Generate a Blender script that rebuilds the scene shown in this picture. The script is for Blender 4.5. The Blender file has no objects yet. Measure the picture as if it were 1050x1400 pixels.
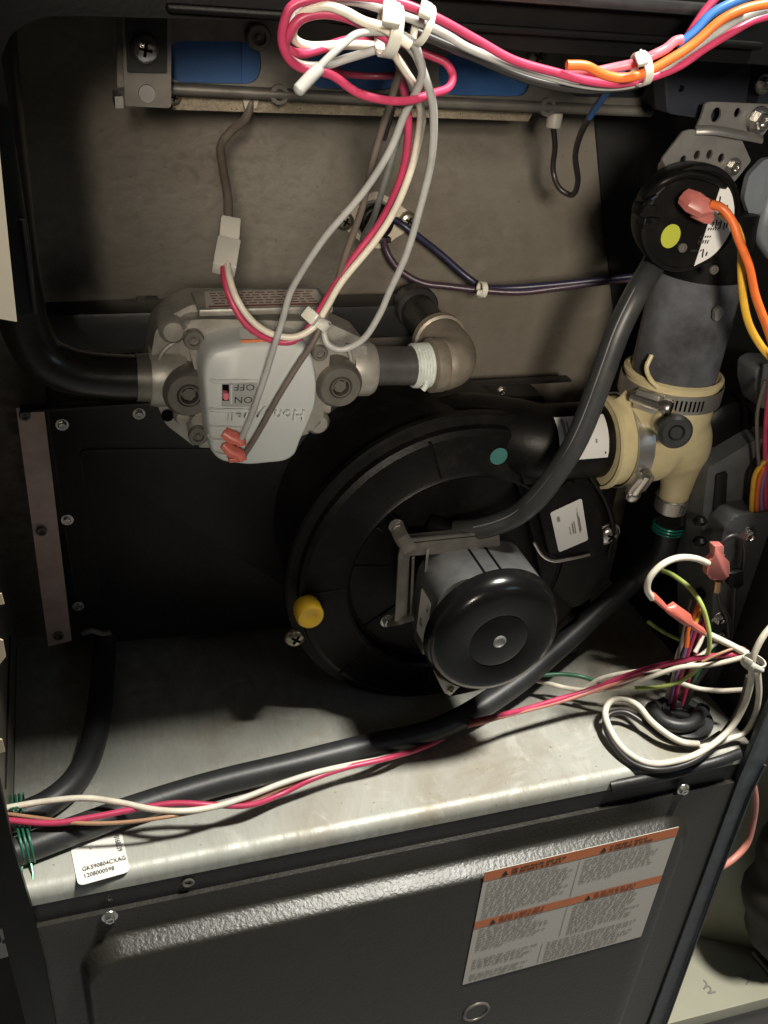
import bpy, bmesh, math, random
from mathutils import Vector, Matrix, Quaternion
R = math.radians
random.seed(7)
S = bpy.context.scene
COL = S.collection

# ------------------------------------------------------------------ camera
FPX = 1298.49
CX = Vector((0.95091158, -0.2994831, 0.07795539))      # camera right, in world axes
CD = Vector((-0.0911053, -0.51166085, -0.85434361))    # camera down
CF = Vector((0.29574819, 0.80530308, -0.51382872))     # camera forward
CAM = Vector((0.05629662, -0.40062152, 0.53144591))
cd = bpy.data.cameras.new("camera"); cam = bpy.data.objects.new("camera", cd); COL.objects.link(cam)
cd.sensor_fit = 'VERTICAL'; cd.sensor_height = 24; cd.lens = FPX / 1400 * 24
cd.clip_start = 0.01; cd.clip_end = 60
cam.matrix_world = Matrix(((CX.x, -CD.x, -CF.x, CAM.x), (CX.y, -CD.y, -CF.y, CAM.y), (CX.z, -CD.z, -CF.z, CAM.z), (0, 0, 0, 1)))
S.camera = cam

# ------------------------------------------------------------------ light
W = bpy.data.worlds.new("World"); S.world = W; W.use_nodes = True
W.node_tree.nodes['Background'].inputs[0].default_value = (0.9, 0.85, 0.78, 1)
W.node_tree.nodes['Background'].inputs[1].default_value = 0.019
def area(name, loc, target, power, size, color):
    l = bpy.data.lights.new(name, 'AREA'); l.shape = 'DISK'; l.size = size; l.energy = power; l.color = color
    o = bpy.data.objects.new(name, l); COL.objects.link(o); o.location = loc
    o.rotation_euler = (Vector(target) - Vector(loc)).to_track_quat('-Z', 'Y').to_euler(); return o
area("ceiling_lamp", (0.70, -0.258, 1.70), (0.3, 0.0, 0.1), 60, 0.22, (1.0, 0.965, 0.87))
area("cool_fill", (1.25, -1.45, 0.95), (0.35, 0.1, 0.25), 1.0, 0.45, (0.72, 0.86, 1.0))  # added cool fill to lift the control box, post and vent pipe
sl = bpy.data.lights.new("front_left_spot", 'SPOT'); sl.energy = 70; sl.shadow_soft_size = .09; sl.spot_size = R(24); sl.spot_blend = .9; sl.color = (1.0, 0.885, 0.735)  # unseen warm spot, cone narrowed to keep the lower compartment dark
so = bpy.data.objects.new("front_left_spot", sl); COL.objects.link(so); so.location = (-.05, -1.06, .74)
so.rotation_euler = (Vector((.335, .18, .385)) - so.location).to_track_quat('-Z', 'Y').to_euler()
S.view_settings.view_transform = 'Standard'; S.view_settings.look = 'None'
S.view_settings.exposure = 0; S.view_settings.gamma = 1

# ------------------------------------------------------------------ helpers
def ray(px, py):
    return CX * ((px - 525) / FPX) + CD * ((py - 700) / FPX) + CF
def P(px, py, y):                       # where a photo pixel meets the plane at depth y
    r = ray(px, py); return CAM + r * ((y - CAM.y) / r.y)
def PZ(px, py, z):                      # ... the level z
    r = ray(px, py); return CAM + r * ((z - CAM.z) / r.z)
def dist(p): return (p - CAM).dot(CF)

WO = {}
def setp(o, label=None, cat=None, group=None, kind=None):
    if label: o['label'] = label
    if cat: o['category'] = cat
    if group: o['group'] = group
    if kind: o['kind'] = kind
    return o
def thing(name, label, cat, loc, group=None):
    o = bpy.data.objects.new(name, None); COL.objects.link(o); o.location = loc
    o.empty_display_size = 0.01; WO[o.name] = Vector(loc)
    return setp(o, label, cat, group)
def link(name, me, mat, parent=None, origin=None):
    if len(me.vertices) and origin is None:
        xs = [v.co for v in me.vertices]
        lo = [min(v[i] for v in xs) for i in range(3)]; hi = [max(v[i] for v in xs) for i in range(3)]
        origin = Vector([(a + b) / 2 for a, b in zip(lo, hi)]); origin.z = lo[2]
    me.transform(Matrix.Translation(-origin))
    o = bpy.data.objects.new(name, me); COL.objects.link(o)
    if mat: me.materials.clear(); me.materials.append(mat)
    o.location = origin; WO[o.name] = origin.copy()
    if parent: o.parent = parent; o.location = origin - WO[parent.name]
    return o
def inst(name, me, parent, loc, rot=None, scale=1.0):
    o = bpy.data.objects.new(name, me); COL.objects.link(o); WO[o.name] = Vector(loc)
    o.parent = parent; o.location = Vector(loc) - WO[parent.name]
    if rot is not None: o.rotation_mode = 'QUATERNION'; o.rotation_quaternion = rot
    o.scale = (scale,) * 3
    return o

def spline(pts, n=8):
    pts = [Vector(p) for p in pts]
    if len(pts) < 3: return pts
    ext = [pts[0] * 2 - pts[1]] + pts + [pts[-1] * 2 - pts[-2]]
    out = []
    for i in range(1, len(ext) - 2):
        p0, p1, p2, p3 = ext[i - 1:i + 3]
        t0 = 0; t1 = t0 + max(1e-6, (p1 - p0).length) ** .5; t2 = t1 + max(1e-6, (p2 - p1).length) ** .5; t3 = t2 + max(1e-6, (p3 - p2).length) ** .5
        for k in range(n):
            t = t1 + (t2 - t1) * k / n
            A1 = p0 * ((t1 - t) / (t1 - t0)) + p1 * ((t - t0) / (t1 - t0)); A2 = p1 * ((t2 - t) / (t2 - t1)) + p2 * ((t - t1) / (t2 - t1)); A3 = p2 * ((t3 - t) / (t3 - t2)) + p3 * ((t - t2) / (t3 - t2))
            B1 = A1 * ((t2 - t) / (t2 - t0)) + A2 * ((t - t0) / (t2 - t0)); B2 = A2 * ((t3 - t) / (t3 - t1)) + A3 * ((t - t1) / (t3 - t1))
            out.append(B1 * ((t2 - t) / (t2 - t1)) + B2 * ((t - t1) / (t2 - t1)))
    out.append(pts[-1]); return out

def basis(axis):
    a = Vector(axis).normalized()
    u = a.orthogonal().normalized(); return a, u, a.cross(u)

class B:
    def __init__(s): s.bm = bmesh.new()
    def face(s, vs):
        try: return s.bm.faces.new(vs)
        except ValueError: return None
    def ring(s, c, u, v, r, n, sq=1.0):
        return [s.bm.verts.new(c + u * (math.cos(2 * math.pi * i / n) * r) + v * (math.sin(2 * math.pi * i / n) * r * sq)) for i in range(n)]
    def skin(s, rings, caps=True, closed=False):
        m = len(rings); n = len(rings[0])
        for i in range(m if closed else m - 1):
            a, b = rings[i], rings[(i + 1) % m]
            for k in range(n): s.face([a[k], a[(k + 1) % n], b[(k + 1) % n], b[k]])
        if caps and not closed: s.face(rings[0][::-1]); s.face(rings[-1])
    def tube(s, pts, r, n=10, caps=True, closed=False, sq=1.0):
        pts = [Vector(p) for p in pts]; rr = r if isinstance(r, (list, tuple)) else [r] * len(pts)
        rings = []; u = None
        for i, p in enumerate(pts):
            if closed: t = pts[(i + 1) % len(pts)] - pts[i - 1]
            else: t = pts[min(i + 1, len(pts) - 1)] - pts[max(i - 1, 0)]
            t.normalize()
            if u is None: u = t.orthogonal().normalized()
            u = (u - t * u.dot(t)).normalized(); v = t.cross(u)
            rings.append(s.ring(p, u, v, rr[i], n, sq))
        s.skin(rings, caps, closed); return s
    def lathe(s, prof, o, axis, n=32, caps=True, up=None):
        a, u, v = basis(axis); o = Vector(o)
        if up: u = (Vector(up) - a * Vector(up).dot(a)).normalized(); v = a.cross(u)
        rings = [s.ring(o + a * h, u, v, max(r, 1e-5), n) for r, h in prof]
        s.skin(rings, caps); return s
    def cyl(s, p0, p1, r, n=16):
        p0 = Vector(p0); p1 = Vector(p1); return s.lathe([(r, 0), (r, (p1 - p0).length)], p0, p1 - p0, n)
    def box(s, lo, hi, bev=0.0, rot=None):
        lo = Vector(lo); hi = Vector(hi); c = (lo + hi) / 2; h = (hi - lo) / 2
        vs = []
        for x in (-1, 1):
            for y in (-1, 1):
                for z in (-1, 1):
                    d = Vector((x * h.x, y * h.y, z * h.z))
                    if rot is not None: d = rot @ d
                    vs.append(s.bm.verts.new(c + d))
        fs = [s.face([vs[i] for i in f]) for f in ((0, 1, 3, 2), (4, 6, 7, 5), (0, 4, 5, 1), (2, 3, 7, 6), (0, 2, 6, 4), (1, 5, 7, 3))]
        if bev:
            es = list({e for f in fs for e in f.edges})
            bmesh.ops.bevel(s.bm, geom=es, offset=bev, segments=2, profile=.5, affect='EDGES')
        return s
    def prism(s, poly, ext, bev=0.0, seg=3, back=True):
        ext = Vector(ext); poly = [Vector(p) for p in poly]
        a = [s.bm.verts.new(p) for p in poly]; b = [s.bm.verts.new(p + ext) for p in poly]
        n = len(a); f0 = s.face(a)
        for i in range(n): s.face([a[i], b[i], b[(i + 1) % n], a[(i + 1) % n]])
        if back: s.face(b[::-1])
        if bev: bmesh.ops.bevel(s.bm, geom=list(f0.edges), offset=bev, segments=seg, profile=.5, affect='EDGES')
        return s
    def quad(s, *p): s.face([s.bm.verts.new(Vector(q)) for q in p]); return s
    def mesh(s, name, ang=40, smooth=True):
        bmesh.ops.recalc_face_normals(s.bm, faces=s.bm.faces)
        me = bpy.data.meshes.new(name); s.bm.to_mesh(me); s.bm.free()
        if smooth:
            for p in me.polygons: p.use_smooth = True
            me.set_sharp_from_angle(angle=R(ang))
        return me
    def build(s, name, mat, parent=None, label=None, ang=40, smooth=True, origin=None):
        o = link(name, s.mesh(name, ang, smooth), mat, parent, origin)
        if label: o['label'] = label
        return o

def rounded(poly, r, n=5):                          # round the corners of a planar polygon
    out = []; m = len(poly); poly = [Vector(p) for p in poly]
    rr = r if isinstance(r, (list, tuple)) else [r] * m
    for i in range(m):
        p = poly[i]; a = poly[i - 1] - p; b = poly[(i + 1) % m] - p
        q = min(rr[i], a.length * .48, b.length * .48)
        A = p + a.normalized() * q; Bq = p + b.normalized() * q
        for k in range(n + 1):
            t = k / n; out.append(A * (1 - t) ** 2 + p * (2 * t * (1 - t)) + Bq * t ** 2)
    return out

# ------------------------------------------------------------------ materials
def mat(name, col, rough=.5, metal=0.0, bump=0.0, bscale=300, var=0.0, vscale=30, spec=.5, col2=None, rvar=0.0, voro=False, trans=0.0, dust=0.0, dcol=(.25, .23, .2), coat=0.0):
    m = bpy.data.materials.new(name); m.use_nodes = True; t = m.node_tree; n = t.nodes; b = n['Principled BSDF']
    b.inputs['Base Color'].default_value = (*col, 1); b.inputs['Roughness'].default_value = rough; b.inputs['Metallic'].default_value = metal
    b.inputs['Specular IOR Level'].default_value = spec
    if coat: b.inputs['Coat Weight'].default_value = coat; b.inputs['Coat Roughness'].default_value = .15
    if trans: b.inputs['Subsurface Weight'].default_value = trans; b.inputs['Subsurface Radius'].default_value = (.004, .003, .002); b.inputs['Subsurface Scale'].default_value = 1
    geo = n.new('ShaderNodeTexCoord')
    src = None
    if var:
        if voro:
            tx = n.new('ShaderNodeTexVoronoi'); tx.inputs['Scale'].default_value = vscale; out = tx.outputs['Color']
            sp = n.new('ShaderNodeSeparateColor'); t.links.new(out, sp.inputs[0]); out = sp.outputs[0]
        else:
            tx = n.new('ShaderNodeTexNoise'); tx.inputs['Scale'].default_value = vscale; tx.inputs['Detail'].default_value = 6; tx.inputs['Roughness'].default_value = .6; out = tx.outputs['Fac']
        t.links.new(geo.outputs['Object'], tx.inputs['Vector'])
        rp = n.new('ShaderNodeValToRGB'); t.links.new(out, rp.inputs[0])
        c2 = col2 or tuple(min(1, c * (1 + var)) for c in col); c1 = tuple(c * (1 - var) for c in col) if col2 is None else col
        rp.color_ramp.elements[0].color = (*c1, 1); rp.color_ramp.elements[1].color = (*c2, 1)
        rp.color_ramp.elements[0].position = .1 if voro else .32; rp.color_ramp.elements[1].position = .9 if voro else .68
        src = rp.outputs[0]
        t.links.new(src, b.inputs['Base Color'])
        if rvar:
            mr = n.new('ShaderNodeMapRange'); t.links.new(out, mr.inputs[0]); mr.inputs[3].default_value = max(.05, rough - rvar); mr.inputs[4].default_value = min(1, rough + rvar)
            t.links.new(mr.outputs[0], b.inputs['Roughness'])
    if dust:
        nz = n.new('ShaderNodeTexNoise'); nz.inputs['Scale'].default_value = 55; nz.inputs['Detail'].default_value = 8; nz.inputs['Roughness'].default_value = .75
        t.links.new(geo.outputs['Object'], nz.inputs['Vector'])
        rp2 = n.new('ShaderNodeMapRange'); t.links.new(nz.outputs['Fac'], rp2.inputs[0]); rp2.inputs[1].default_value = .5; rp2.inputs[2].default_value = .75; rp2.inputs[4].default_value = dust
        mx = n.new('ShaderNodeMix'); mx.data_type = 'RGBA'; t.links.new(rp2.outputs[0], mx.inputs[0])
        if src: t.links.new(src, mx.inputs[6])
        else: mx.inputs[6].default_value = (*col, 1)
        mx.inputs[7].default_value = (*dcol, 1); t.links.new(mx.outputs[2], b.inputs['Base Color'])
    if bump:
        nb = n.new('ShaderNodeTexNoise'); nb.inputs['Scale'].default_value = bscale; nb.inputs['Detail'].default_value = 3
        t.links.new(geo.outputs['Object'], nb.inputs['Vector'])
        bp = n.new('ShaderNodeBump'); bp.inputs['Strength'].default_value = bump; bp.inputs['Distance'].default_value = .001
        t.links.new(nb.outputs['Fac'], bp.inputs['Height']); t.links.new(bp.outputs[0], b.inputs['Normal'])
    return m
M = {}
def sheet(name, col, stain, bright, rough, metal, sx=(1, 1, 1), sc=9.0, fine=60, amt=.6, bamt=.4):
    m = bpy.data.materials.new(name); m.use_nodes = True; t = m.node_tree; n = t.nodes; p = n['Principled BSDF']; p.inputs['Metallic'].default_value = metal
    tc = n.new('ShaderNodeTexCoord'); mp = n.new('ShaderNodeMapping'); mp.inputs['Scale'].default_value = sx; t.links.new(tc.outputs['Object'], mp.inputs[0])
    def noise(scale, det, dist, lo, hi, src):
        z = n.new('ShaderNodeTexNoise'); z.inputs['Scale'].default_value = scale; z.inputs['Detail'].default_value = det; z.inputs['Roughness'].default_value = .68; z.inputs['Distortion'].default_value = dist
        t.links.new(src, z.inputs['Vector']); r = n.new('ShaderNodeMapRange'); r.inputs[1].default_value = lo; r.inputs[2].default_value = hi; t.links.new(z.outputs['Fac'], r.inputs[0]); return r.outputs[0]
    def mix(f, a, b2, k):
        mu = n.new('ShaderNodeMath'); mu.operation = 'MULTIPLY'; mu.inputs[1].default_value = k; t.links.new(f, mu.inputs[0])
        x = n.new('ShaderNodeMix'); x.data_type = 'RGBA'; t.links.new(mu.outputs[0], x.inputs[0])
        if isinstance(a, tuple): x.inputs[6].default_value = (*a, 1)
        else: t.links.new(a, x.inputs[6])
        x.inputs[7].default_value = (*b2, 1); return x.outputs[2]
    a = noise(sc, 8, .6, .46, .68, tc.outputs['Object']); b2 = noise(sc * 2.3, 10, 2.2, .55, .72, tc.outputs['Object']); c = noise(fine, 5, 0, .35, .65, mp.outputs[0]); d = noise(230, 4, 0, .66, .74, tc.outputs['Object'])
    k = mix(c, col, tuple(v * .78 for v in col), 1); k = mix(a, k, stain, amt); k = mix(b2, k, bright, bamt); k = mix(d, k, tuple(v * .35 for v in stain), .7)
    t.links.new(k, p.inputs['Base Color'])
    r = n.new('ShaderNodeMapRange'); r.inputs[3].default_value = rough - .1; r.inputs[4].default_value = rough + .15; t.links.new(c, r.inputs[0]); t.links.new(r.outputs[0], p.inputs['Roughness'])
    bp = n.new('ShaderNodeBump'); bp.inputs['Strength'].default_value = .12; bp.inputs['Distance'].default_value = .0006; t.links.new(c, bp.inputs['Height']); t.links.new(bp.outputs[0], p.inputs['Normal'])
    return m
M['wall'] = sheet('galvanised_wall', (.27, .245, .205), (.13, .105, .078), (.33, .30, .25), .40, .45, (1, 1, 1.4), 5, 110, .75, .5)
M['deck'] = sheet('galvanised_deck', (.45, .455, .41), (.25, .20, .14), (.62, .61, .56), .50, .25, (4, 1, 1), 8, 40, .7, .6)
M['spangle'] = mat('spangled_zinc', (.33, .28, .20), .42, .45, .12, 900, .16, 1300, voro=True, rvar=.15, dust=.4, dcol=(.2, .16, .1))
M['galv'] = mat('galvanised_bracket', (.36, .35, .33), .4, .7, .06, 200, .12, 60, rvar=.1, dust=.35)
M['galvdark'] = mat('dull_bracket_steel', (.22, .205, .18), .45, .6, .06, 200, .2, 70, rvar=.1, dust=.4)
M['pink'] = mat('pinkish_zinc', (.72, .53, .47), .38, .25, .05, 200, .15, 40, dust=.3)
M['door'] = mat('hammered_black_paint', (.023, .0215, .0175), .40, 0, .38, 380, .1, 40, spec=.6, rvar=.05)
M['black'] = mat('black_paint', (.013, .013, .013), .45, 0, .12, 500, .2, 40, dust=.18, dcol=(.06, .055, .045))
M['frame'] = mat('black_gloss_frame', (.004, .004, .004), .42, 0, .08, 500, .2, 60, spec=.16)
M['hem'] = mat('glossy_hem', (.03, .03, .03), .3, .2, .1, 400, .3, 60, spec=.8)
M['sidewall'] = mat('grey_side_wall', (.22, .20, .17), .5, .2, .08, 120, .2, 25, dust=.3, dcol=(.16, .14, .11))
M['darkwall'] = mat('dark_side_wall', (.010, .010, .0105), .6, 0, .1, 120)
M['post'] = mat('blue_grey_post', (.055, .065, .072), .4, .1, .3, 260, .35, 50, dust=.3, dcol=(.12, .13, .13))
M['jbox'] = mat('grey_box', (.12, .127, .132), .5, .1, .2, 300, .25, 40, dust=.2, dcol=(.12, .12, .12))
M['plastic'] = mat('black_plastic', (.0045, .0043, .004), .42, 0, .12, 300, .3, 40, spec=.20, dust=.28, dcol=(.035, .031, .026))
M['cap'] = mat('gloss_black_cap', (.005, .005, .0052), .19, 0, .02, 300, .2, 40, spec=.4, dust=.12, dcol=(.03, .028, .025))
M['motor'] = mat('grey_motor_steel', (.12, .121, .122), .42, .3, .06, 500, .2, 90, dust=.15)
M['pipe'] = mat('black_iron_pipe', (.016, .0155, .014), .27, .1, .12, 120, .3, 60)
M['nipple'] = mat('grey_nipple', (.11, .107, .10), .4, .5, .08, 200, .2, 60)
M['castiron'] = mat('malleable_elbow', (.26, .225, .18), .5, .4, .25, 160, .25, 70)
M['tape'] = mat('white_sealant', (.60, .64, .60), .6, 0, .35, 700, .12, 200)
M['alu'] = mat('cast_aluminium', (.36, .345, .305), .44, .4, .15, 300, .2, 80, dust=.4, dcol=(.13, .115, .09))
M['aludark'] = mat('dark_aluminium', (.19, .178, .155), .45, .6, .1, 300, .2, 80)
M['cover'] = mat('light_grey_plastic', (.55, .575, .56), .36, 0, .04, 500, .04, 20)
M['coverin'] = mat('switch_recess', (.33, .345, .34), .45)
M['white'] = mat('white_label', (.72, .71, .69), .42)
M['deckpaper'] = mat('deck_label_paper', (.78, .76, .71), .45)
M['ink'] = mat('black_ink', (.02, .02, .02), .6)
M['ingrey'] = mat('grey_ink', (.25, .228, .205), .6)
M['orangeink'] = mat('orange_ink', (.66, .20, .07), .5)
M['redink'] = mat('dark_red_ink', (.22, .06, .04), .5)
M['paper'] = mat('warning_paper', (.61, .575, .52), .5)
M['zip'] = mat('natural_nylon', (.66, .64, .56), .35, 0, 0, 1, 0, 1, trans=.3)
M['plug'] = mat('white_nylon_plug', (.55, .53, .47), .4, trans=.2)
M['screw'] = mat('zinc_screw', (.62, .60, .56), .26, .95, .1, 500, .12, 200)
M['brass'] = mat('yellow_zinc_screw', (.46, .41, .30), .32, .9, .1, 500, .12, 200)
M['slot'] = mat('screw_slot', (.004, .004, .004), .9, spec=.05)
M['rubber'] = mat('tan_rubber', (.62, .535, .31), .36, 0, .06, 300, .1, 40, dust=.25, dcol=(.36, .29, .15))
M['steel'] = mat('clamp_steel', (.60, .58, .54), .34, .85, .04, 300)
M['hose'] = mat('black_rubber_hose', (.027, .028, .029), .45, 0, .08, 400, .25, 50, dust=.18, dcol=(.07, .07, .065))
M['tubing'] = mat('grey_silicone_tube', (.033, .035, .036), .42, 0, .05, 300, .15, 60, dust=.1)
M['ridge'] = mat('tube_mould_line', (.15, .155, .16), .5)
M['pvc'] = mat('dark_grey_pvc', (.042, .042, .043), .27, 0, .04, 200, .9, 26, col2=(.15, .16, .18))
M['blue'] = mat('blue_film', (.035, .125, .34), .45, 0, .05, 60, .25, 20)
M['terminal'] = mat('pink_terminal', (.62, .16, .12), .35, trans=.3)
M['terminalred'] = mat('dusty_pink_terminal', (.46, .15, .13), .4, trans=.3)
M['copper'] = mat('crimp_copper', (.5, .3, .18), .3, .9)
M['green'] = mat('green_spring', (.03, .33, .27), .3, .3)
M['gdark'] = mat('dark_green_spring', (.02, .15, .09), .35, .2)
M['lime'] = mat('lime_sticker', (.42, .45, .05), .5)
M['teal'] = mat('teal_sticker', (.05, .17, .16), .5)
M['yellowcap'] = mat('yellow_cap', (.95, .58, .04), .4, trans=.2)
M['beige'] = mat('beige_paper', (.52, .46, .36), .6, 0, .1, 60, .05, 10)
M['tapebit'] = mat('masking_tape', (.42, .35, .24), .65)
M['floor'] = mat('grey_floor', (.36, .37, .38), .6, 0, .1, 50, .15, 12)
M['duct'] = mat('primed_duct', (.35, .345, .265), .55, .1, .06, 40, .08, 6, dust=.25, dcol=(.3, .28, .2))
M['ductface'] = mat('duct_front', (.13, .115, .105), .5)
M['bag'] = mat('dark_insulation', (.03, .025, .02), .8, 0, .5, 90, .5, 30)
M['silver'] = mat('foil_duct', (.28, .31, .34), .4, .5, .3, 80, .1, 40)
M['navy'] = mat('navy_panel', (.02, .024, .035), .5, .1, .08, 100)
def wmat(n, c, rough=.38): M[n] = mat(n + '_insulation', c, rough, 0, 0, 1, .16, 60, dust=.35, dcol=tuple(x * .45 for x in c))
for k, c in dict(wred=(.52, .05, .12), wpink=(.72, .17, .22), wwhite=(.76, .70, .58), wgrey=(.42, .42, .40), wbrown=(.14, .115, .095), wdark=(.025, .022, .022), worange=(.80, .17, .035),
                 wblue=(.04, .16, .48), wyellow=(.78, .45, .045), wpurple=(.26, .15, .34), wlime=(.42, .52, .14), wgreen=(.035, .13, .07), wnavy=(.02, .02, .05), wplum=(.05, .028, .045), wtan=(.42, .24, .14), wsalmon=(.62, .24, .19), wmaroon=(.24, .03, .055)).items(): wmat(k, c)

# ------------------------------------------------------------------ text, stickers, screws
def text_mesh(body, size, o, right, up, lift=.0003, align='LEFT', xs=1.0, ext=0.0):
    cu = bpy.data.curves.new('lettering', 'FONT'); cu.body = body; cu.size = 1; cu.extrude = ext; cu.align_x = align; cu.resolution_u = 2
    ob = bpy.data.objects.new('lettering', cu); COL.objects.link(ob)
    dg = bpy.context.evaluated_depsgraph_get(); me = bpy.data.meshes.new_from_object(ob.evaluated_get(dg))
    bpy.data.objects.remove(ob); bpy.data.curves.remove(cu)
    r = Vector(right).normalized(); u = Vector(up); u = (u - r * u.dot(r)).normalized(); nn = r.cross(u)
    o = Vector(o) + nn * lift
    me.transform(Matrix(((r.x * size * xs, u.x * size, nn.x * size, o.x), (r.y * size * xs, u.y * size, nn.y * size, o.y), (r.z * size * xs, u.z * size, nn.z * size, o.z), (0, 0, 0, 1))))
    return me
def lettering(body, size, o, right, up, m, parent, lift=.0003, align='LEFT', xs=1.0, solid=0.0):
    return link('lettering', text_mesh(body, size, o, right, up, lift, align, xs, solid / size / 2), m, parent)
class Sticker:                                      # a label on a plane: c = corners bottom-left, bottom-right, top-right, top-left
    def __init__(s, c, m, parent, name='label', r=.003, thick=.0006, label=None):
        s.c = [Vector(p) for p in c]; n = (s.c[1] - s.c[0]).cross(s.c[3] - s.c[0]).normalized()
        if n.dot(CAM - s.c[0]) < 0: n = -n
        s.n = n; b = B(); b.prism([p + n * thick for p in rounded(s.c, r)], -n * thick)
        s.o = b.build(name, m, parent, label); s.th = thick
    def at(s, u, v, l=.0003):
        c = s.c; return (c[0] * (1 - u) + c[1] * u) * (1 - v) + (c[3] * (1 - u) + c[2] * u) * v + s.n * (s.th + l)
    def right(s): return s.c[1] - s.c[0]
    def up(s): return s.c[3] - s.c[0]
    def rects(s, name, rs, m, l=.0003):
        b = B()
        for (u0, v0, u1, v1) in rs: b.quad(s.at(u0, v0, l), s.at(u1, v0, l), s.at(u1, v1, l), s.at(u0, v1, l))
        return b.build(name, m, s.o, smooth=False)
    def lines(s, u0, v0, u1, v1, n, fill=.5, ragged=.3, short_last=True):
        rs = []; h = (v1 - v0) / n
        for i in range(n):
            y = v1 - (i + 1) * h; u = u0; end = u1 - (u1 - u0) * random.random() * ragged
            if i == n - 1 and short_last: end = u0 + (u1 - u0) * .4
            while u < end:
                w = min(random.uniform(.012, .045), end - u); x = u
                while x < u + w - .001:
                    k = random.random(); rs.append((x, y + h * (.2 if k < .95 else .05), x + .0042, y + h * (.2 + fill * (1 if k > .3 else .8)))); x += .0064
                u += w + .010
        return rs

def hex_screw():
    b = B(); b.lathe([(.0050, 0), (.0052, -.0006), (.0050, -.0012)], (0, 0, 0), (0, 1, 0), 20)
    b.lathe([(.0034, -.0012), (.0034, -.0036), (.0028, -.0042), (.0018, -.0042), (.0012, -.0034)], (0, 0, 0), (0, 1, 0), 6)
    me = b.mesh('hex_screw', 30); me.materials.append(M['screw']); return me
def pan_screw(m, name):
    b = B(); b.lathe([(.0052, 0), (.0052, -.0008), (.0047, -.0018), (.0036, -.0026), (.002, -.0031), (.0004, -.0032)], (0, 0, 0), (0, 1, 0), 24)
    nf = len(b.bm.faces)
    b.box((-.0024, -.0035, -.0005), (.0024, -.0029, .0005)); b.box((-.0005, -.0036, -.0024), (.0005, -.0030, .0024))
    me = b.mesh(name, 40); me.materials.append(m); me.materials.append(M['slot'])
    for i, p in enumerate(me.polygons):
        if i >= nf: p.material_index = 1
    return me
def socket_screw():
    b = B(); b.lathe([(.0048, 0), (.0048, -.003), (.0042, -.0036), (.0028, -.0036), (.0027, -.0016), (.0010, -.0014), (.0009, -.0030), (.0002, -.0031)], (0, 0, 0), (0, 1, 0), 20)
    me = b.mesh('socket_screw', 35); me.materials.append(M['aludark']); return me
HEX = hex_screw(); PAN = pan_screw(M['screw'], 'pan_screw'); BRASS = pan_screw(M['brass'], 'yellow_screw'); SOCK = socket_screw()
def screw(parent, p, me=None, normal=(0, -1, 0), scale=1.0, spin=None):
    q = Vector((0, -1, 0)).rotation_difference(Vector(normal))
    q = q @ Quaternion((0, 1, 0), random.uniform(0, 3) if spin is None else spin)
    return inst('screw', me or HEX, parent, p, q, scale)

# ================================================================== ROOM
b = B(); b.quad((-6, -6, -.85), (6, -6, -.85), (6, 6, -.85), (-6, 6, -.85)); setp(b.build('floor', M['floor'], smooth=False), kind='structure')
b = B(); b.box((-4, 2.6, -.846), (5, 2.7, 2.6)); setp(b.build('wall', M['ductface'], smooth=False), kind='structure')

def plate(b, outer, holes, ext):                    # sheet with real holes
    from mathutils.geometry import tessellate_polygon
    loops = [[Vector(p) for p in outer]] + [[Vector(p) for p in h] for h in holes]
    flat = [p for l in loops for p in l]; tris = tessellate_polygon(loops)
    ext = Vector(ext); f = [b.bm.verts.new(p) for p in flat]; k = [b.bm.verts.new(p + ext) for p in flat]
    for t in tris: b.face([f[i] for i in t]); b.face([k[i] for i in reversed(t)])
    o = 0
    for l in loops:
        n = len(l)
        for i in range(n): b.face([f[o + i], f[o + (i + 1) % n], k[o + (i + 1) % n], k[o + i]])
        o += n
    return b
def circ(c, r, u=(1, 0, 0), v=(0, 0, 1), n=18, sx=1.0):
    u = Vector(u); v = Vector(v); c = Vector(c)
    return [c + u * (math.cos(2 * math.pi * i / n) * r * sx) + v * (math.sin(2 * math.pi * i / n) * r) for i in range(n)]
def XZ(x, y, z): return Vector((x, y, z))

# ================================================================== FURNACE CABINET
cab = thing('furnace_cabinet', 'open sheet metal furnace cabinet with grey deck and black front frame', 'furnace cabinet', (.255, .12, -.45))
b = B(); b.box((-.01, .240, -.45), (.535, .2425, .56)); b.build('back_panel', M['wall'], cab, smooth=False)
b = B(); b.box((-.0115, .004, -.45), (-.008, .2395, .56)); b.build('side_panel', M['sidewall'], cab, smooth=False)
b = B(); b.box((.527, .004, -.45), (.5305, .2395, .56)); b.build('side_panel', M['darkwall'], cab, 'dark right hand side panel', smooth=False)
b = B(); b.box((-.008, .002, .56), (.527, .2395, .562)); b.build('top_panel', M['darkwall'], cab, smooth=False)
prof = [(.2395, .03), (.011, .03)] + [(.011 - .008 * math.sin(t * math.pi / 12), .022 + .008 * math.cos(t * math.pi / 12)) for t in range(1, 7)] + [(.003, .017), (.0055, .017), (.0055, .021), (.2395, .0265)]
b = B(); b.prism([(-.0075, y, z) for y, z in prof], (.528, 0, 0)); b.build('deck', M['deck'], cab, ang=30)
b = B(); b.box((-.004, .0035, -.02), (.516, .0052, .0165)); b.build('deck_flange', M['black'], cab, smooth=False)
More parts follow.
